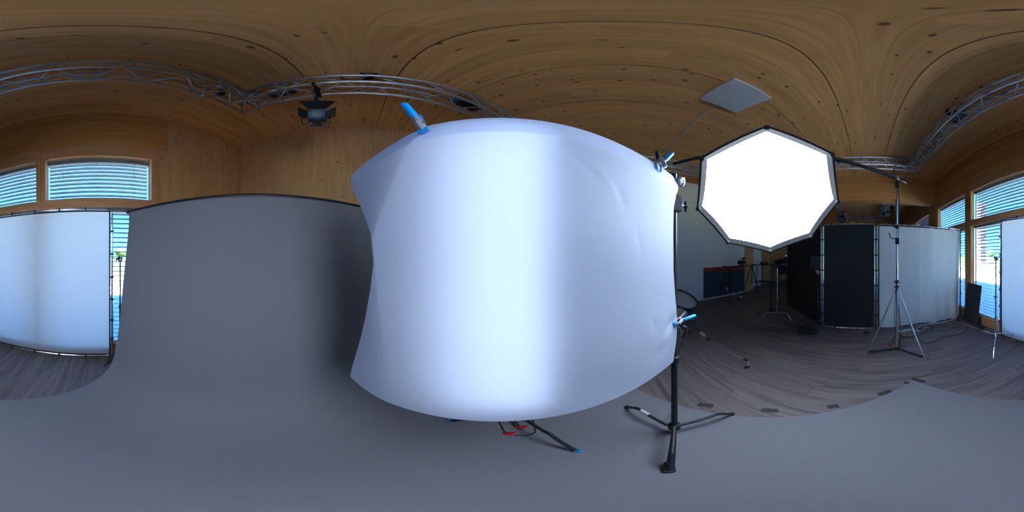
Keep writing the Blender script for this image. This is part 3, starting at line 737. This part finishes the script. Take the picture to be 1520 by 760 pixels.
# v : 0 bottom .. 1 top ; left edge given as (s, d)
L_S = [(0, -0.529), (0.08, -0.513), (0.16, -0.495), (0.25, -0.471), (0.35, -0.446), (0.45, -0.426), (0.55, -0.415), (0.65, -0.449), (0.72, -0.494), (0.8, -0.549), (0.86, -0.59), (0.92, -0.628), (0.97, -0.659), (1, -0.676)]
L_D = [(0, .415), (.3, .425), (.55, .44), (.8, .485), (1, .51)]
CR_S = [(0, -.30), (.3, -.32), (.55, -.36), (.62, -.37), (.8, -.28), (1, -.186)]
R_S = [(0, .715), (.12, .745), (.25, .765), (.40, .735), (.50, .718), (.80, .718), (.88, .745), (.94, .785), (1, .805)]
def sheet(u, v):
    z = ZB+(ZT-ZB)*v
    sr = lerp_tab(R_S, v); sl = lerp_tab(L_S, v); dl = lerp_tab(L_D, v); sc = lerp_tab(CR_S, v)
    # u 0..uc flap, uc..1 main face
    uc = .28
    if u < uc:
        t = 1-u/uc
        s = sc+(sl-sc)*t
        d = D0+(dl-D0)*(t**(1.0 if v > .6 else 1.0+(.6-v)))
    else:
        t = (u-uc)/(1-uc); s = sc+(sr-sc)*t; d = D0
    # round belly
    m = max(0, min(1, (s+.5)/1.2))
    d += -.006*math.sin(math.pi*m)*math.sin(math.pi*v)
    # top 10 cm leans back over the bar
    h = ZT-z
    if h < .10: d += .030*((.10-h)/.10)**1.1
    if h < .012: z -= .0
    # dents and soft creases on the right part
    def dent(s0, z0, rs, rz, a, ang=0):
        ds, dz = s-s0, z-z0; c_, s_ = math.cos(ang), math.sin(ang); p, q = ds*c_+dz*s_, -ds*s_+dz*c_
        return a*math.exp(-(p/rs)**2-(q/rz)**2)
    d += dent(.25, 1.91, .07, .010, .0028, -.5)*.6+dent(.31, 1.88, .05, .014, -.0020, -.6)+dent(.36, 1.85, .03, .018, .0025, -.9)
    d += dent(.16, 2.00, .03, .012, .003, .2)+dent(.45, 1.70, .012, .04, .0018, .3)+dent(.55, 1.35, .02, .05, .0025, .5)
    d += dent(.70, 1.30, .06, .035, .010, .4)+dent(.60, 1.18, .07, .04, .004, .2)+dent(.3, 1.12, .10, .03, .0015, .1)
    d += .0015*math.sin(s*9+z*5)+.001*math.sin(z*17+s*4)
    return sp(s, d, z)
ws_ = MB().grid(sheet, 150, 130).build('white_sheet', 'paper', smooth=True)
hem_ = MB().grid(lambda u, v: Vector(sheet(u, .906+.092*v))+NP*.004, 60, 8).build('folded_hem', 'hem_paper', None, smooth=True)
hem_.parent = ws_
tag(ws_, 'large white translucent sheet clamped to a crossbar, glowing from the softbox behind it', 'diffuser')
bar_o = MB().tube([sp(-.17, D0+.046, ZT-.022), sp(.765, D0+.046, ZT-.022)], .0125, 14).build('crossbar', 'black_metal', smooth='auto')
tag(bar_o, 'thin black crossbar behind the top edge of the white sheet', 'crossbar')

# ------------------------------------------------------------------ spring clamps
def spring_clamp(label, pad, axis, spread, s=1.0, group='blue spring clamps', rear='black'):
    """pad: where the jaws meet; axis: towards the handles; spread: direction in which the two arms open"""
    t = thing('spring_clamp', label, 'clamp', pad, group)
    p = Vector(pad); a = Vector(axis).normalized(); q = Vector(spread); q = (q-a*q.dot(a)).normalized(); w = a.cross(q)
    for sg in (1, -1):
        j0 = p+q*sg*.014*s; j1 = p+a*.035*s+q*sg*.032*s; j2 = p+a*.075*s+q*sg*.012*s; j3 = p+a*.10*s+q*sg*.022*s; h = p+a*.20*s+q*sg*.052*s
        MB().tube([j0, j1, j2, j3], [.010*s, .013*s, .015*s, .013*s], 8).build('arm', 'grey_pl', t, smooth='auto')
        MB().tube([j3-a*.008*s, j3+(h-j3)*.1, j3+(h-j3)*.9, h], [.012*s, .015*s, .015*s, .008*s], 12)  .build('handle', 'blue' if sg == 1 else rear, t, smooth='auto')
        MB().obox(j0-a*.002*s, w, a, q, .021*s, .011*s, .007*s).build('jaw_pad', 'blue', t, bevel=.003)
    MB().tube([p+a*.078*s-w*.017*s, p+a*.078*s+w*.017*s], .012*s, 12).build('spring', 'silver', t, smooth='auto')
up = Vector((0, 0, 1))
spring_clamp('blue and grey spring clamp on the top left corner of the white sheet', sp(-.188, D0+.012, 2.065), up*1.0+SP*(-.27), -NP, .80, rear='blue_dk')
spring_clamp('blue and grey spring clamp on the top right corner of the white sheet', sp(.600, D0+.010, 2.075), up*.9+SP*.32, -NP*.8+SP*.5, .74)
spring_clamp('blue and grey spring clamp low on the right edge of the white sheet', sp(.735, D0+.012, 1.282), SP*.85-NP*.25+up*.12, -NP, .72)

# ------------------------------------------------------------------ octagonal softbox, boom and tall stand
oc = Vector((.753, -1.097, 2.129)); on = Vector((-.459, .530, -.713)).normalized()
# octagon basis measured from the corners
n_m = -on
uu = Vector((0, 0, 1)).cross(n_m).normalized(); vv = n_m.cross(uu); ro = 1.469; RO = .62
def op(r, k, off=0): a = ro+k*math.pi/4; return oc+(uu*math.cos(a)+vv*math.sin(a))*r+on*off
ob = thing('octagonal_softbox', 'big lit octagonal softbox with dark rim hanging from the boom', 'softbox', oc)
N8 = 8; SUB = 8
def ring_pts(r, off, sag=0):
    P = []
    for k in range(8):
        a = op(r, k, off); b = op(r, k+1, off)
        for j in range(SUB):
            t = j/SUB; p = a.lerp(b, t); p = p+(oc+on*off-p)*sag*4*t*(1-t)*.5; P.append(p)
    return P
def loft(rings, name, m, smooth=False, cap=None, solid=0):
    n = len(rings[0]); vs = [p for r in rings for p in r]; fs = []
    for i in range(len(rings)-1):
        for k in range(n):
            l = (k+1) % n; fs.append((i*n+k, i*n+l, (i+1)*n+l, (i+1)*n+k))
    if cap is not None:
        vs.append(cap); c = len(vs)-1; b = (len(rings)-1)*n
        for k in range(n): fs.append((b+k, b+(k+1) % n, c))
    return MB().add(vs, fs).build(name, m, ob, smooth=smooth, solid=solid)
loft([ring_pts(.50, -.030), ring_pts(.25, -.028), ring_pts(.08, -.028)], 'inner', 'octa', cap=oc-on*.028).name = 'diffuser_centre'
loft([ring_pts(.578, -.030, .03), ring_pts(.50, -.030)], 'diffuser_rim', 'octa')
loft([ring_pts(.574, -.026, .035), ring_pts(.606, .012, .02), ring_pts(.620, .014, .015), ring_pts(.618, -.05, .01)], 'lip', 'rim', solid=.003)
loft([ring_pts(.618, -.045, .01), ring_pts(.50, -.20, .01), ring_pts(.30, -.36, 0), ring_pts(.09, -.45, 0)], 'shell', 'rim', cap=oc-on*.45, solid=.003)
for k in range(8):
    p = op(.606, k, .012); MB().obox(p, op(1, k)-oc, on, (op(1, k)-oc).cross(on), .018, .016, .014).build('corner_tab', 'hem', ob, bevel=.004)
MB().disc(oc-on*.44, -on, [(.10, 0), (.10, .03), (.075, .03), (.075, .30), (.065, .31)], 24).build('lamp_head', 'black', ob, smooth='auto')
BP0 = Vector((-.442, -2.461, 2.937)); BP1 = Vector((2.21, -.893, 3.164))
bd_ = (BP1-BP0).normalized()
hang = BP0.lerp(BP1, .575)
MB().tube([oc-on*.62, hang], .014, 10).build('mount_arm', 'black_metal', ob)
bm = thing('boom_arm', 'long dark boom pole reaching from the tall chrome stand behind the octagonal softbox', 'boom', BP0)
MB().tube([BP0+(BP0-BP1).normalized()*.12, BP0.lerp(BP1, .5)], .027, 14).tube([BP0.lerp(BP1, .5), BP1], .023, 14).build('pole', 'black_metal', bm, smooth='auto')
MB().tube([BP0-bd_*.12, BP0-bd_*.22], .014, 12).build('end_sleeve', 'silver', bm, smooth='auto')
MB().tube(smooth_pts([BP0-bd_*.2+up*.02, BP0+up*.06, BP0+bd_*.3+up*.045, BP0+bd_*.6+up*.02]), .0045, 6).build('cable', 'rubber', bm, smooth=True)
tx, ty = -.46, -2.462
tp = thing('tall_stand', 'tall chrome tripod stand carrying the boom in front of the white cloth screen', 'stand', (tx, ty, 0))
MB().tube([(tx, ty, .05), (tx, ty, 1.25)], .019, 14).tube([(tx, ty, 1.25), (tx, ty, 2.1)], .016, 14).tube([(tx, ty, 2.1), (tx, ty, 2.9)], .013, 14).build('pole', 'chrome', tp, smooth='auto')
for z in (1.17, 1.25, 2.1): MB().disc((tx, ty, z-.03), (0, 0, 1), [(.024, 0), (.028, .01), (.028, .05), (.024, .06)], 14).obox((tx+.035, ty, z), (1, 0, 0), (0, 1, 0), up, .018, .008, .01).build('collar', 'black', tp, smooth='auto')
for (fx, fy) in ((.019, -2.352), (-.775, -2.05), (-.625, -2.95)):
    d = Vector((fx-tx, fy-ty, 0))
    lg = MB().tube([Vector((tx, ty, 1.15))+d*.06, Vector((fx, fy, .015))], .0115, 10).build('leg', 'chrome', tp, smooth='auto')
    MB().tube([Vector((fx, fy, .03))-d*.01, Vector((fx, fy, .002))+d*.01], .015, 10).build('foot', 'grey_pl', lg)
    MB().bar(Vector((tx, ty, .06))+d*.05, Vector((fx, fy, .075))-d*.07, .02, .03).build('spreader', 'black', tp)
MB().disc((tx, ty, .03), up, [(.03, 0), (.03, .06)], 12).build('spreader_hub', 'black', tp)
MB().obox((tx, ty, 2.83), (1, 0, 0), (0, 1, 0), up, .028, .025, .07).build('top_clamp', 'black', tp, bevel=.006)
hs_ = grip((tx, ty-.0, 2.935), (.5, .8, .1), 'silver', 'silver', 1.1, tp, 'boom_swivel')
MB().tube([(tx-.01, ty, 2.93), (tx-.02, ty, 3.0)], .012, 8).build('lock_pin', 'silver', tp)
k1 = MB().obox((tx, ty, 1.88), (1, 0, 0), (0, 1, 0), up, .028, .022, .05).build('lever_clamp', 'black', tp, bevel=.005)
MB().tube([(tx+.02, ty+.02, 1.91), (tx+.11, ty+.04, 1.92), (tx+.13, ty+.04, 2.0)], .008, 8).build('lever', 'black', k1)
MB().tube(smooth_pts([(tx-.02, ty, 2.75), (tx-.035, ty+.01, 2.5), (tx-.02, ty, 2.0), (tx+.015, ty+.02, 1.3), (tx+.05, ty+.05, .8), (tx+.03, ty, .4), (tx+.06, ty-.1, .1), (tx+.09, ty-.14, .01)]), .005, 6).build('cable', 'rubber', tp, smooth=True)
MB().box(tx+.02, ty+.015, 2.52, tx+.05, ty+.025, 2.545).build('red_tag', 'red_pl', tp)

# ------------------------------------------------------------------ framed screens
def screen(name, label, p0, p1, zb, zt, m, mat_f, fold=0, hemw=.02, rr=.10, clips=True, frame='chrome', cat='screen', legs=True, fab_off=.012):
    p0 = Vector((*p0, 0)); p1 = Vector((*p1, 0)); d = (p1-p0).normalized(); n = up.cross(d).normalized(); L = (p1-p0).length
    if n.dot(-(p0+p1)/2) < 0: n = -n            # towards the camera side of the room
    t = thing(name, label, cat, ((p0+p1)/2))
    def q(s, z, o=0): return p0+d*s+up*z+n*o
    fr = .016; P = []
    for (cx, cz, a0) in ((rr, zb+rr, 180), (L-rr, zb+rr, 270), (L-rr, zt-rr, 0), (rr, zt-rr, 90)):
        for k in range(5): a = R(a0+k*22.5); P.append(q(cx+rr*math.cos(a), cz+rr*math.sin(a)))
    MB().tube(P, fr, 10, closed=True).build('frame', frame, t, smooth=True)
    i_ = .035
    def fab(u, v):
        s = i_+(L-2*i_)*u; z = zb+i_+(zt-zb-2*i_)*v; o = 0
        if fold:
            w = max(0, u-.3)/.7
            o = fold*(.5*math.sin(u*23+math.sin(v*3)*.5)+.35*math.sin(u*41+1.3+v)+.3*math.sin(u*9))*w*(1.1-.5*v)
            o += fold*.4*math.sin(u*12)*(1-v)
            if fold > .02: o -= .055*math.exp(-((u-.46-.01*math.sin(v*4))/.013)**2)+.03*math.exp(-((u-.50)/.02)**2)*(1-v)
        return q(s, z, fab_off+o)
    MB().grid(fab, 160 if fold > .02 else 30, 24).build('fabric', mat_f, t, smooth=True)
    hm = MB()
    for (s0, z0, s1, z1) in ((i_, zb+i_, L-i_, zb+i_), (i_, zt-i_, L-i_, zt-i_), (i_, zb+i_, i_, zt-i_), (L-i_, zb+i_, L-i_, zt-i_)):
        hm.bar(q(s0, z0, fab_off+.006), q(s1, z1, fab_off+.006), hemw if z0 == z1 else .006, .006 if z0 == z1 else hemw, up if z0 != z1 else n) if False else hm.obox((q(s0, z0, fab_off+.004)+q(s1, z1, fab_off+.004))/2, d, n, up, (abs(s1-s0)+hemw)/2, .004, (abs(z1-z0)+hemw)/2)
    hm.build('hem', 'hem', t)
    if clips:
        nn = 6
        for k in range(1, nn):
            for z in (zb, zt):
                o = MB().obox(q(L*k/nn, z, .004), d, n, up, .012, .02, .022).build('clip', 'black', t)
        for k in range(1, 7):
            for s in (0, L):
                MB().obox(q(s, zb+(zt-zb)*k/7, .004), d, n, up, .022, .02, .012).build('clip', 'black', t)
    if legs:
        for s in (.16, L-.16):
            MB().bar(q(s, .012, -.28), q(s, .012, .10), .03, .02).build('foot', 'black_metal', t)
            MB().bar(q(s, .012, -.26), q(s, .62, -.02), .012, .012, n).build('strut', 'black_metal', t)
    return t
screen('black_screen', 'tall black fabric screen set at an angle under the octagonal softbox', (2.54, -4.78), (1.0, -3.47), .0, 2.34, 'x', 'black_cloth', legs=False, rr=.06)
screen('black_screen', 'flat-on tall black fabric screen in a chrome frame beside the white cloth screen', (.955, -3.46), (-.16, -3.48), .0, 2.345, 'x', 'black_cloth', fold=.006, legs=False, rr=.08)
cs = screen('white_screen', 'wide white cloth screen with soft vertical folds behind the tall chrome stand', (-.215, -3.48), (-2.27, -3.51), .0, 2.335, 'x', 'cloth', fold=.075, legs=False, rr=.08, fab_off=.03)
screen('white_screen', 'big taut white scrim in a black-edged frame before the windows', (-2.20, -2.06), (-2.305, .185), .045, 2.33, 'x', 'scrim', legs=False, hemw=.022)
# C-stands that hold the screens
sA = cstand('light_stand', 'chrome stand with blue foot holding the left side of the big white scrim', -1.95, -1.93, 1.62, [(-1.58, -1.61), (-1.89, -2.36), (-2.28, -1.7)], 'chrome', .20, .0175, .0125, 'blue', .70, .20)
grip((-1.95, -1.93, 1.60), (.6, .6, .1), 'silver', 'black', 1.2, sA)
MB().tube([(-1.9, -1.9, 1.62), (-2.21, -2.02, 1.63)], .008, 8).build('arm', 'silver', sA)
sB = cstand('light_stand', 'slim dark stand between the big white scrim and the grey backdrop', -2.15, .28, 1.63, [(-1.95, .50), (-2.33, .45), (-2.1, .10)], 'black_metal', .2, .014, .011, None, .7, .15)
grip((-2.15, .28, 1.61), (.8, -.5, .1), 'silver', 'black', 1.1, sB)
MB().tube([(-2.13, .28, 1.62), (-2.27, .19, 1.62)], .008, 8).build('arm', 'silver', sB)
# pole of the right end of the cloth screen
sE = cstand('light_stand', 'thin chrome stand behind the right edge of the white cloth screen', -2.28, -3.56, 2.2, [(-2.33, -3.25), (-2.0, -3.75), (-2.36, -3.8)], 'chrome', .15, .012, .009, None, .7, .12)
# chrome stands in the dark
sC = cstand('light_stand', 'chrome stand with bent legs standing in front of the gear tables', 2.17, -3.53, 1.36, [(2.43, -3.23), (1.77, -3.52), (2.35, -3.92)], 'chrome', .17, .0155, .012, None, .72, .19)
sD = cstand('light_stand', 'black stand right behind the chrome bent-leg stand', 2.41, -3.62, 1.62, [(2.62, -3.28), (2.0, -3.70), (2.66, -3.9)], 'black_metal', .17, .0155, .012, None, .72, .19)
grip((2.17, -3.53, 1.37), (0, 1, 0), 'black', 'black', 1.3, sC)
# flag stand
sF = cstand('light_stand', 'dark stand with chrome grip head holding a small black flag', 1.0, -3.2, 1.33, [(.62, -3.34), (1.2, -2.84), (1.25, -3.44)], 'black_metal', .235, .0155, .012, 'blue', .62, .2, (.7, .95))
grip((1.0, -3.2, 1.32), (-.2, .9, 0), 'silver', 'silver', 1.3, sF)
fg = thing('flag', 'small black rectangular flag clamped on the dark stand before the angled black screen', 'flag', (1.02, -3.19, 1.35))
fr_ = Vector((1, .31, 0)).normalized()
MB().obox((1.05, -3.19, 1.51), fr_, (-.3, 1, 0), up, .10, .003, .13).build('flag_cloth', 'black_cloth', fg)
MB().tube([Vector((1.05, -3.19, 1.38))-fr_*.10, Vector((1.05, -3.19, 1.38))+fr_*.10], .005, 6).tube([Vector((1.0, -3.19, 1.33)), Vector((1.0, -3.19, 1.38))], .005, 6).build('flag_rod', 'black_metal', fg)
bg_ = thing('sandbag', 'black sandbag slumped over the leg of the flag stand', 'sandbag', (1.15, -2.96, 0))
for s in (-1, 1):
    MB().ell((1.15+s*.10, -2.98+s*.03, .075), .10, .12, .075, 16, 10).build('pouch', 'sand', bg_, smooth=True)
MB().tube(smooth_pts([(1.05, -3.0, .10), (1.10, -2.98, .20), (1.15, -2.97, .235), (1.2, -2.96, .20), (1.25, -2.94, .10)]), .022, 8).build('strap', 'sand', bg_, smooth=True)
ct = MB().tube(smooth_pts([(.93, -3.4, 1.1), (.9, -3.38, .75), (.8, -3.33, .4), (.68, -3.30, .15), (.55, -3.28, .006), (.3, -3.25, .006)]), .005, 6).build('hanging_cable', 'rubber', smooth=True)
tag(ct, 'thin dark cable sagging in front of the flat-on black screen', 'cable')

# black board leaning on the window frame
bb = thing('black_board', 'rectangular black board leaning against the window frame', 'board', (-2.25, -3.04, 0))
vs = []
for (y, ) in ((-3.32,), (-2.74,)):
    pass
c0 = Vector((-2.24, -3.33, .0)); c1 = Vector((-2.22, -2.76, .0)); lean = Vector((-.135, 0, .985)).normalized()
th = Vector((.02, 0, .003))
P = [c0, c1, c1+lean*.99, c0+lean*.99]; P = P+[p+th for p in P]
MB().add(P, [(0, 3, 2, 1), (4, 5, 6, 7), (0, 1, 5, 4), (1, 2, 6, 5), (2, 3, 7, 6), (3, 0, 4, 7)]).build('board_face', 'black_cloth', bb)
MB().obox((c0+c1)/2+lean*.985+th*.5+Vector((0, 0, .003)), (0, 1, 0), (1, 0, 0), up, .03, .013, .006).build('handle', 'grey_pl', bb)

# cables, plugs on the floor by the cloth screen
fc = MB().tube(smooth_pts([(-1.55, -3.34, .006), (-1.70, -3.04, .006), (-1.95, -2.98, .006), (-2.02, -2.86, .006), (-1.72, -2.66, .006), (-1.37, -2.72, .006), (-1.11, -2.59, .006), (-.94, -2.63, .006), (-.91, -2.85, .006), (-.70, -2.95, .006), (-.60, -3.1, .006)]), .006, 6).build('floor_cable', 'rubber', smooth=True)
tag(fc, 'long black cable winding across the floor before the white cloth screen', 'cable')
ps = thing('power_strip', 'white power strip lying under the white cloth screen', 'power strip', (-.80, -3.2, 0))
MB().obox((-.76, -3.22, .025), (1, .25, 0), (-.25, 1, 0), up, .14, .025, .022).build('casing', 'white_pl', ps, bevel=.006)
for k in range(4): MB().disc(Vector((-.76, -3.22, .046))+Vector((1, .25, 0)).normalized()*(-.09+.06*k), up, [(.018, 0), (.018, .002)], 12).build('socket', 'black', ps)
cc_ = thing('cable_coil', 'tangled white and grey cable coil on the floor beside the power strip', 'cable', (-1.05, -3.22, 0))
for k, mm in enumerate(('white_pl', 'conduit', 'white_pl', 'rubber')):
    P = [(-1.05-.05*k+(.14+.012*j % 3*.02)*math.cos(j*.62+k), -3.22+.09*math.sin(j*.62+k)+.01*k, .01+.008*k+.004*(j % 3)) for j in range(22)]
    MB().tube(smooth_pts(P, 3), .006, 6).build('cable_turn', mm, cc_, smooth=True)
rc = thing('cable_plug', 'small red plug on a black cable under the tall chrome stand', 'plug', (-.38, -2.61, 0))
MB().tube(smooth_pts([(-.52, -2.62, .3), (-.45, -2.75, .1), (-.40, -2.8, .006), (-.36, -2.7, .006), (-.375, -2.63, .01)]), .005, 6).build('lead', 'rubber', rc, smooth=True)
MB().tube([(-.375, -2.64, .02), (-.39, -2.56, .02)], .017, 10).build('plug_body', 'red_pl', rc)
ad_ = MB().box(-.05, -3.25, 0.001, .06, -3.17, .035).build('adapter', 'black', bevel=.008); tag(ad_, 'small black adapter on the floor at the foot of the black screen', 'adapter')
wc = MB().tube(smooth_pts([(-2.1, -3.42, .008), (-1.9, -3.44, .01), (-1.7, -3.38, .008), (-1.4, -3.42, .01), (-1.1, -3.38, .008)]), .012, 6).build('cloth_roll', 'white_pl', smooth=True)
tag(wc, 'loose white cable bundle along the bottom of the white cloth screen', 'cable')
sm = thing('floor_plug', 'small dark plug and lead on the floor next to the black board', 'plug', (-2.1, -3.2, 0))
MB().box(-2.12, -3.36, 0.001, -2.03, -3.28, .04).build('plug_body', 'black', sm, bevel=.006)
MB().tube(smooth_pts([(-2.05, -3.3, .008), (-2.08, -3.05, .008), (-2.12, -2.85, .008), (-2.15, -2.7, .008)]), .005, 6).build('lead', 'white_pl', sm, smooth=True)
sq = MB().box(-2.28, -2.70, 0.001, -2.2, -2.60, .045).build('power_adapter', 'black', bevel=.008); tag(sq, 'black power adapter at the lower right corner of the black board', 'adapter')

# ------------------------------------------------------------------ gear in the dark corner
def dome(label, c, nrm, r, depth):
    c = Vector(c); n = Vector(nrm).normalized()
    t = thing('dish_softbox', label, 'softbox', c)
    MB().disc(c, -n, [(r, 0), (r*.97, depth*.15), (r*.8, depth*.5), (r*.5, depth*.85), (r*.2, depth), (.06, depth+.02)], 32).build('shell', 'black_cloth', t, smooth='auto')
    MB().disc(c, n, [(r*.965, .002), (r*.6, .012), (0, .02)], 32).build('diffuser', 'dome_face', t, smooth=True)
    x = n.orthogonal().normalized(); y = n.cross(x)
    MB().tube([c+(x*math.cos(a*math.pi/16)+y*math.sin(a*math.pi/16))*r*.985+n*.005 for a in range(32)], .014, 8, closed=True).build('rim', 'rubber', t, smooth=True)
    for k in range(8):
        a = R(45*k); e_ = (x*math.cos(a)+y*math.sin(a))
        MB().tube([c+e_*r*.985-n*depth*.08, c+e_*r*.83-n*depth*.5, c+e_*r*.53-n*depth*.86], .006, 6).build('rod', 'black_metal', t)
dome('large round dish softbox with grey face tipped on the floor by the door', (4.16, -1.97, .405), (-.42, -.19, .85), .45, .38)
dome('smaller round softbox lying on the floor in front of the large dish', (3.50, -1.58, .255), (-.42, -.16, .88), .22, .24)
def tripod(name, label, x, y, z, feet, group=None):
    t = thing(name, label, 'tripod', (x, y, 0), group)
    for (fx, fy) in feet:
        f = Vector((fx, fy, .01)); a = Vector((x, y, z)); d = (f-a); d2 = Vector((d.x, d.y, 0))
        lg = MB().tube([a+d2*.08, a.lerp(f, .55)+d2*.03], .018, 8).tube([a.lerp(f, .5)+d2*.03, f], .012, 8).build('leg', 'black_metal', t)
        MB().tube([f, f+Vector((0, 0, .03))], .03, 8).build('foot', 'rubber', lg)
        MB().tube([(x, y, z*.45), a.lerp(f, .55)], .006, 6).build('brace', 'black', t)
    MB().tube([(x, y, z*.42), (x, y, z)], .016, 8).build('centre_column', 'black_metal', t)
    MB().disc((x, y, z-.03), up, [(.05, 0), (.07, .02), (.07, .05), (.04, .07)], 16).build('head', 'black', t, smooth='auto')
    return t
tripod('tripod', 'black tripod under the near end of the camera slider before the red-banded wall', 4.4, -3.86, 1.2, [(4.80, -3.62), (4.32, -4.30), (4.02, -3.62)])
tripod('tripod', 'black tripod under the far end of the camera slider by the timber pier', 4.46, -5.22, 1.2, [(4.82, -5.0), (4.5, -5.66), (4.04, -5.2)])
sl = thing('camera_slider', 'long black camera slider rail lying on two tripods', 'slider', (4.43, -4.55, 1.25))
for s in (-.05, .05): MB().tube([(4.40+s, -3.70, 1.265), (4.46+s, -5.36, 1.275)], .014, 8).build('rail', 'black_metal', sl)
for yy in (-3.72, -5.34): MB().box(4.36, yy-.04, 1.24, 4.52, yy+.04, 1.30).build('end_block', 'black', sl, bevel=.006)
MB().box(4.35, -4.66, 1.28, 4.52, -4.48, 1.31).build('carriage', 'black', sl, bevel=.004)
cmr = thing('film_camera', 'black film camera with top handle standing on the slider', 'camera', (4.43, -4.57, 1.31))
MB().box(4.36, -4.68, 1.33, 4.50, -4.46, 1.48).build('body', 'black', cmr, bevel=.01)
MB().box(4.40, -4.6, 1.31, 4.46, -4.54, 1.33).build('base_plate', 'black_metal', cmr)
MB().tube([(4.36, -4.57, 1.41), (4.22, -4.56, 1.41)], .045, 16).build('lens', 'black_metal', cmr, smooth='auto')
MB().tube([(4.43, -4.66, 1.48), (4.43, -4.66, 1.55), (4.43, -4.48, 1.55), (4.43, -4.48, 1.48)], .01, 8).build('top_handle', 'black', cmr)
MB().box(4.42, -4.78, 1.50, 4.44, -4.62, 1.60).build('monitor', 'black', cmr, bevel=.004)
MB().box(4.37, -4.45, 1.34, 4.49, -4.39, 1.46).build('battery', 'black_metal', cmr, bevel=.006)
# tables with gear
def table(label, x0, y0, x1, y1, z):
    t = thing('trestle_table', label, 'table', ((x0+x1)/2, (y0+y1)/2, 0))
    MB().box(x0, y0, z-.03, x1, y1, z).build('tabletop', 'black', t, bevel=.004)
    for (a, b) in ((x0+.06, y0+.06), (x1-.06, y0+.06), (x0+.06, y1-.06), (x1-.06, y1-.06)):
        MB().tube([(a, b, 0), (a, b, z-.03)], .018, 8).build('leg', 'black_metal', t)
    MB().box(x0+.05, y0+.05, .35, x1-.05, y1-.05, .37).build('shelf', 'black', t)
table('high black equipment table left of the chrome bent-leg stand', 4.2, -6.9, 5.2, -6.35, 1.22)
table('high black equipment table behind the angled black screen', 3.3, -6.7, 4.1, -6.15, 1.25)
def gear(name, label, cat, x, y, z, parts):
    t = thing(name, label, cat, (x, y, z))
    for (nm, kind, mm, a) in parts:
        if kind == 'box': MB().box(x+a[0], y+a[1], z+a[2], x+a[3], y+a[4], z+a[5]).build(nm, mm, t, bevel=.005)
        else: MB().tube([(x+a[0], y+a[1], z+a[2]), (x+a[3], y+a[4], z+a[5])], a[6], 14).build(nm, mm, t, smooth='auto')
gear('battery_charger', 'small black battery charger at the left end of the gear table', 'charger', 4.85, -6.5, 1.22, [('case', 'box', 'black', (-.12, -.08, 0, .12, .08, .09)), ('battery', 'box', 'grey_pl', (-.09, -.05, .09, -.02, .05, .15)), ('battery', 'box', 'black_metal', (.02, -.05, .09, .09, .05, .15))])
gear('lens_case', 'dark camera lens standing on the gear table', 'lens', 4.55, -6.5, 1.22, [('barrel', 'tube', 'black', (0, 0, 0, 0, 0, .14, .045)), ('front_cap', 'tube', 'grey_pl', (0, 0, .14, 0, 0, .15, .05)), ('focus_ring', 'tube', 'rubber', (0, 0, .05, 0, 0, .09, .05))])
gear('bottle', 'slim dark bottle standing upright on the gear table', 'bottle', 4.75, -6.6, 1.22, [('flask', 'tube', 'black', (0, 0, 0, 0, 0, .2, .035)), ('cap', 'tube', 'black_metal', (0, 0, .2, 0, 0, .27, .02))])
gear('field_monitor', 'small black monitor standing on the right gear table', 'monitor', 3.9, -6.35, 1.25, [('screen', 'box', 'black', (-.14, -.02, .03, .14, .02, .21)), ('base', 'box', 'black_metal', (-.06, -.05, 0, .06, .05, .03))])
gear('tool_box', 'pale tool box with a red catch on the right gear table', 'box', 3.55, -6.4, 1.25, [('case', 'box', 'silver', (-.14, -.08, 0, .14, .08, .06)), ('lid', 'box', 'black', (-.14, -.08, .06, .14, .08, .10)), ('catch', 'box', 'red_pl', (-.02, .08, .03, .02, .09, .07))])
gear('desk_fan', 'dark round lamp head clamped over the right gear table', 'lamp', 3.5, -6.6, 1.25, [('stem', 'tube', 'black_metal', (0, 0, 0, 0, 0, .34, .012)), ('head', 'tube', 'black', (0, .02, .36, 0, .12, .32, .09)), ('base', 'tube', 'black', (0, 0, 0, 0, 0, .02, .08))])
gear('power_strip', 'white power strip on the floor against the dark wainscot', 'power strip', 4.55, -4.55, 0.0, [('casing', 'box', 'white_pl', (-.16, -.04, 0.001, .14, .04, .05)), ('plug', 'box', 'red_pl', (.06, -.03, .05, .1, .02, .09)), ('plug', 'box', 'black', (-.08, -.03, .05, -.03, .02, .09))])
ws2 = MB().box(XE-.03, -4.36, .28, XE-.012, -4.28, .36).build('wall_socket', 'white_pl', bevel=.004); tag(ws2, 'small white wall socket on the dark wainscot between the tripod legs', 'socket')
cw = MB().tube(smooth_pts([(XE-.03, -4.32, .30), (XE-.05, -4.33, .15), (4.85, -4.4, .01), (4.7, -4.5, .01)]), .005, 6).build('wall_lead', 'white_pl', smooth=True); tag(cw, 'pale lead dropping from the white wall socket to the floor', 'cable')
tr_ = thing('clothes_rack', 'dark wheeled rack of hanging gear in the second room by the timber wall', 'rack', (4.6, -8.4, 0))
for yy in (-9.0, -7.9): MB().tube([(4.7, yy, .05), (4.7, yy, 1.5)], .015, 8).build('upright', 'black_metal', tr_)
MB().tube([(4.7, -9.0, 1.5), (4.7, -7.9, 1.5)], .015, 8).build('rail', 'black_metal', tr_)
for k in range(7): MB().box(4.55, -8.9+k*.15, .6, 4.85, -8.84+k*.15, 1.46).build('hanging_bag', 'black_cloth', tr_, bevel=.02)
MB().box(4.5, -9.02, .03, 4.9, -7.88, .08).build('base', 'black_metal', tr_)
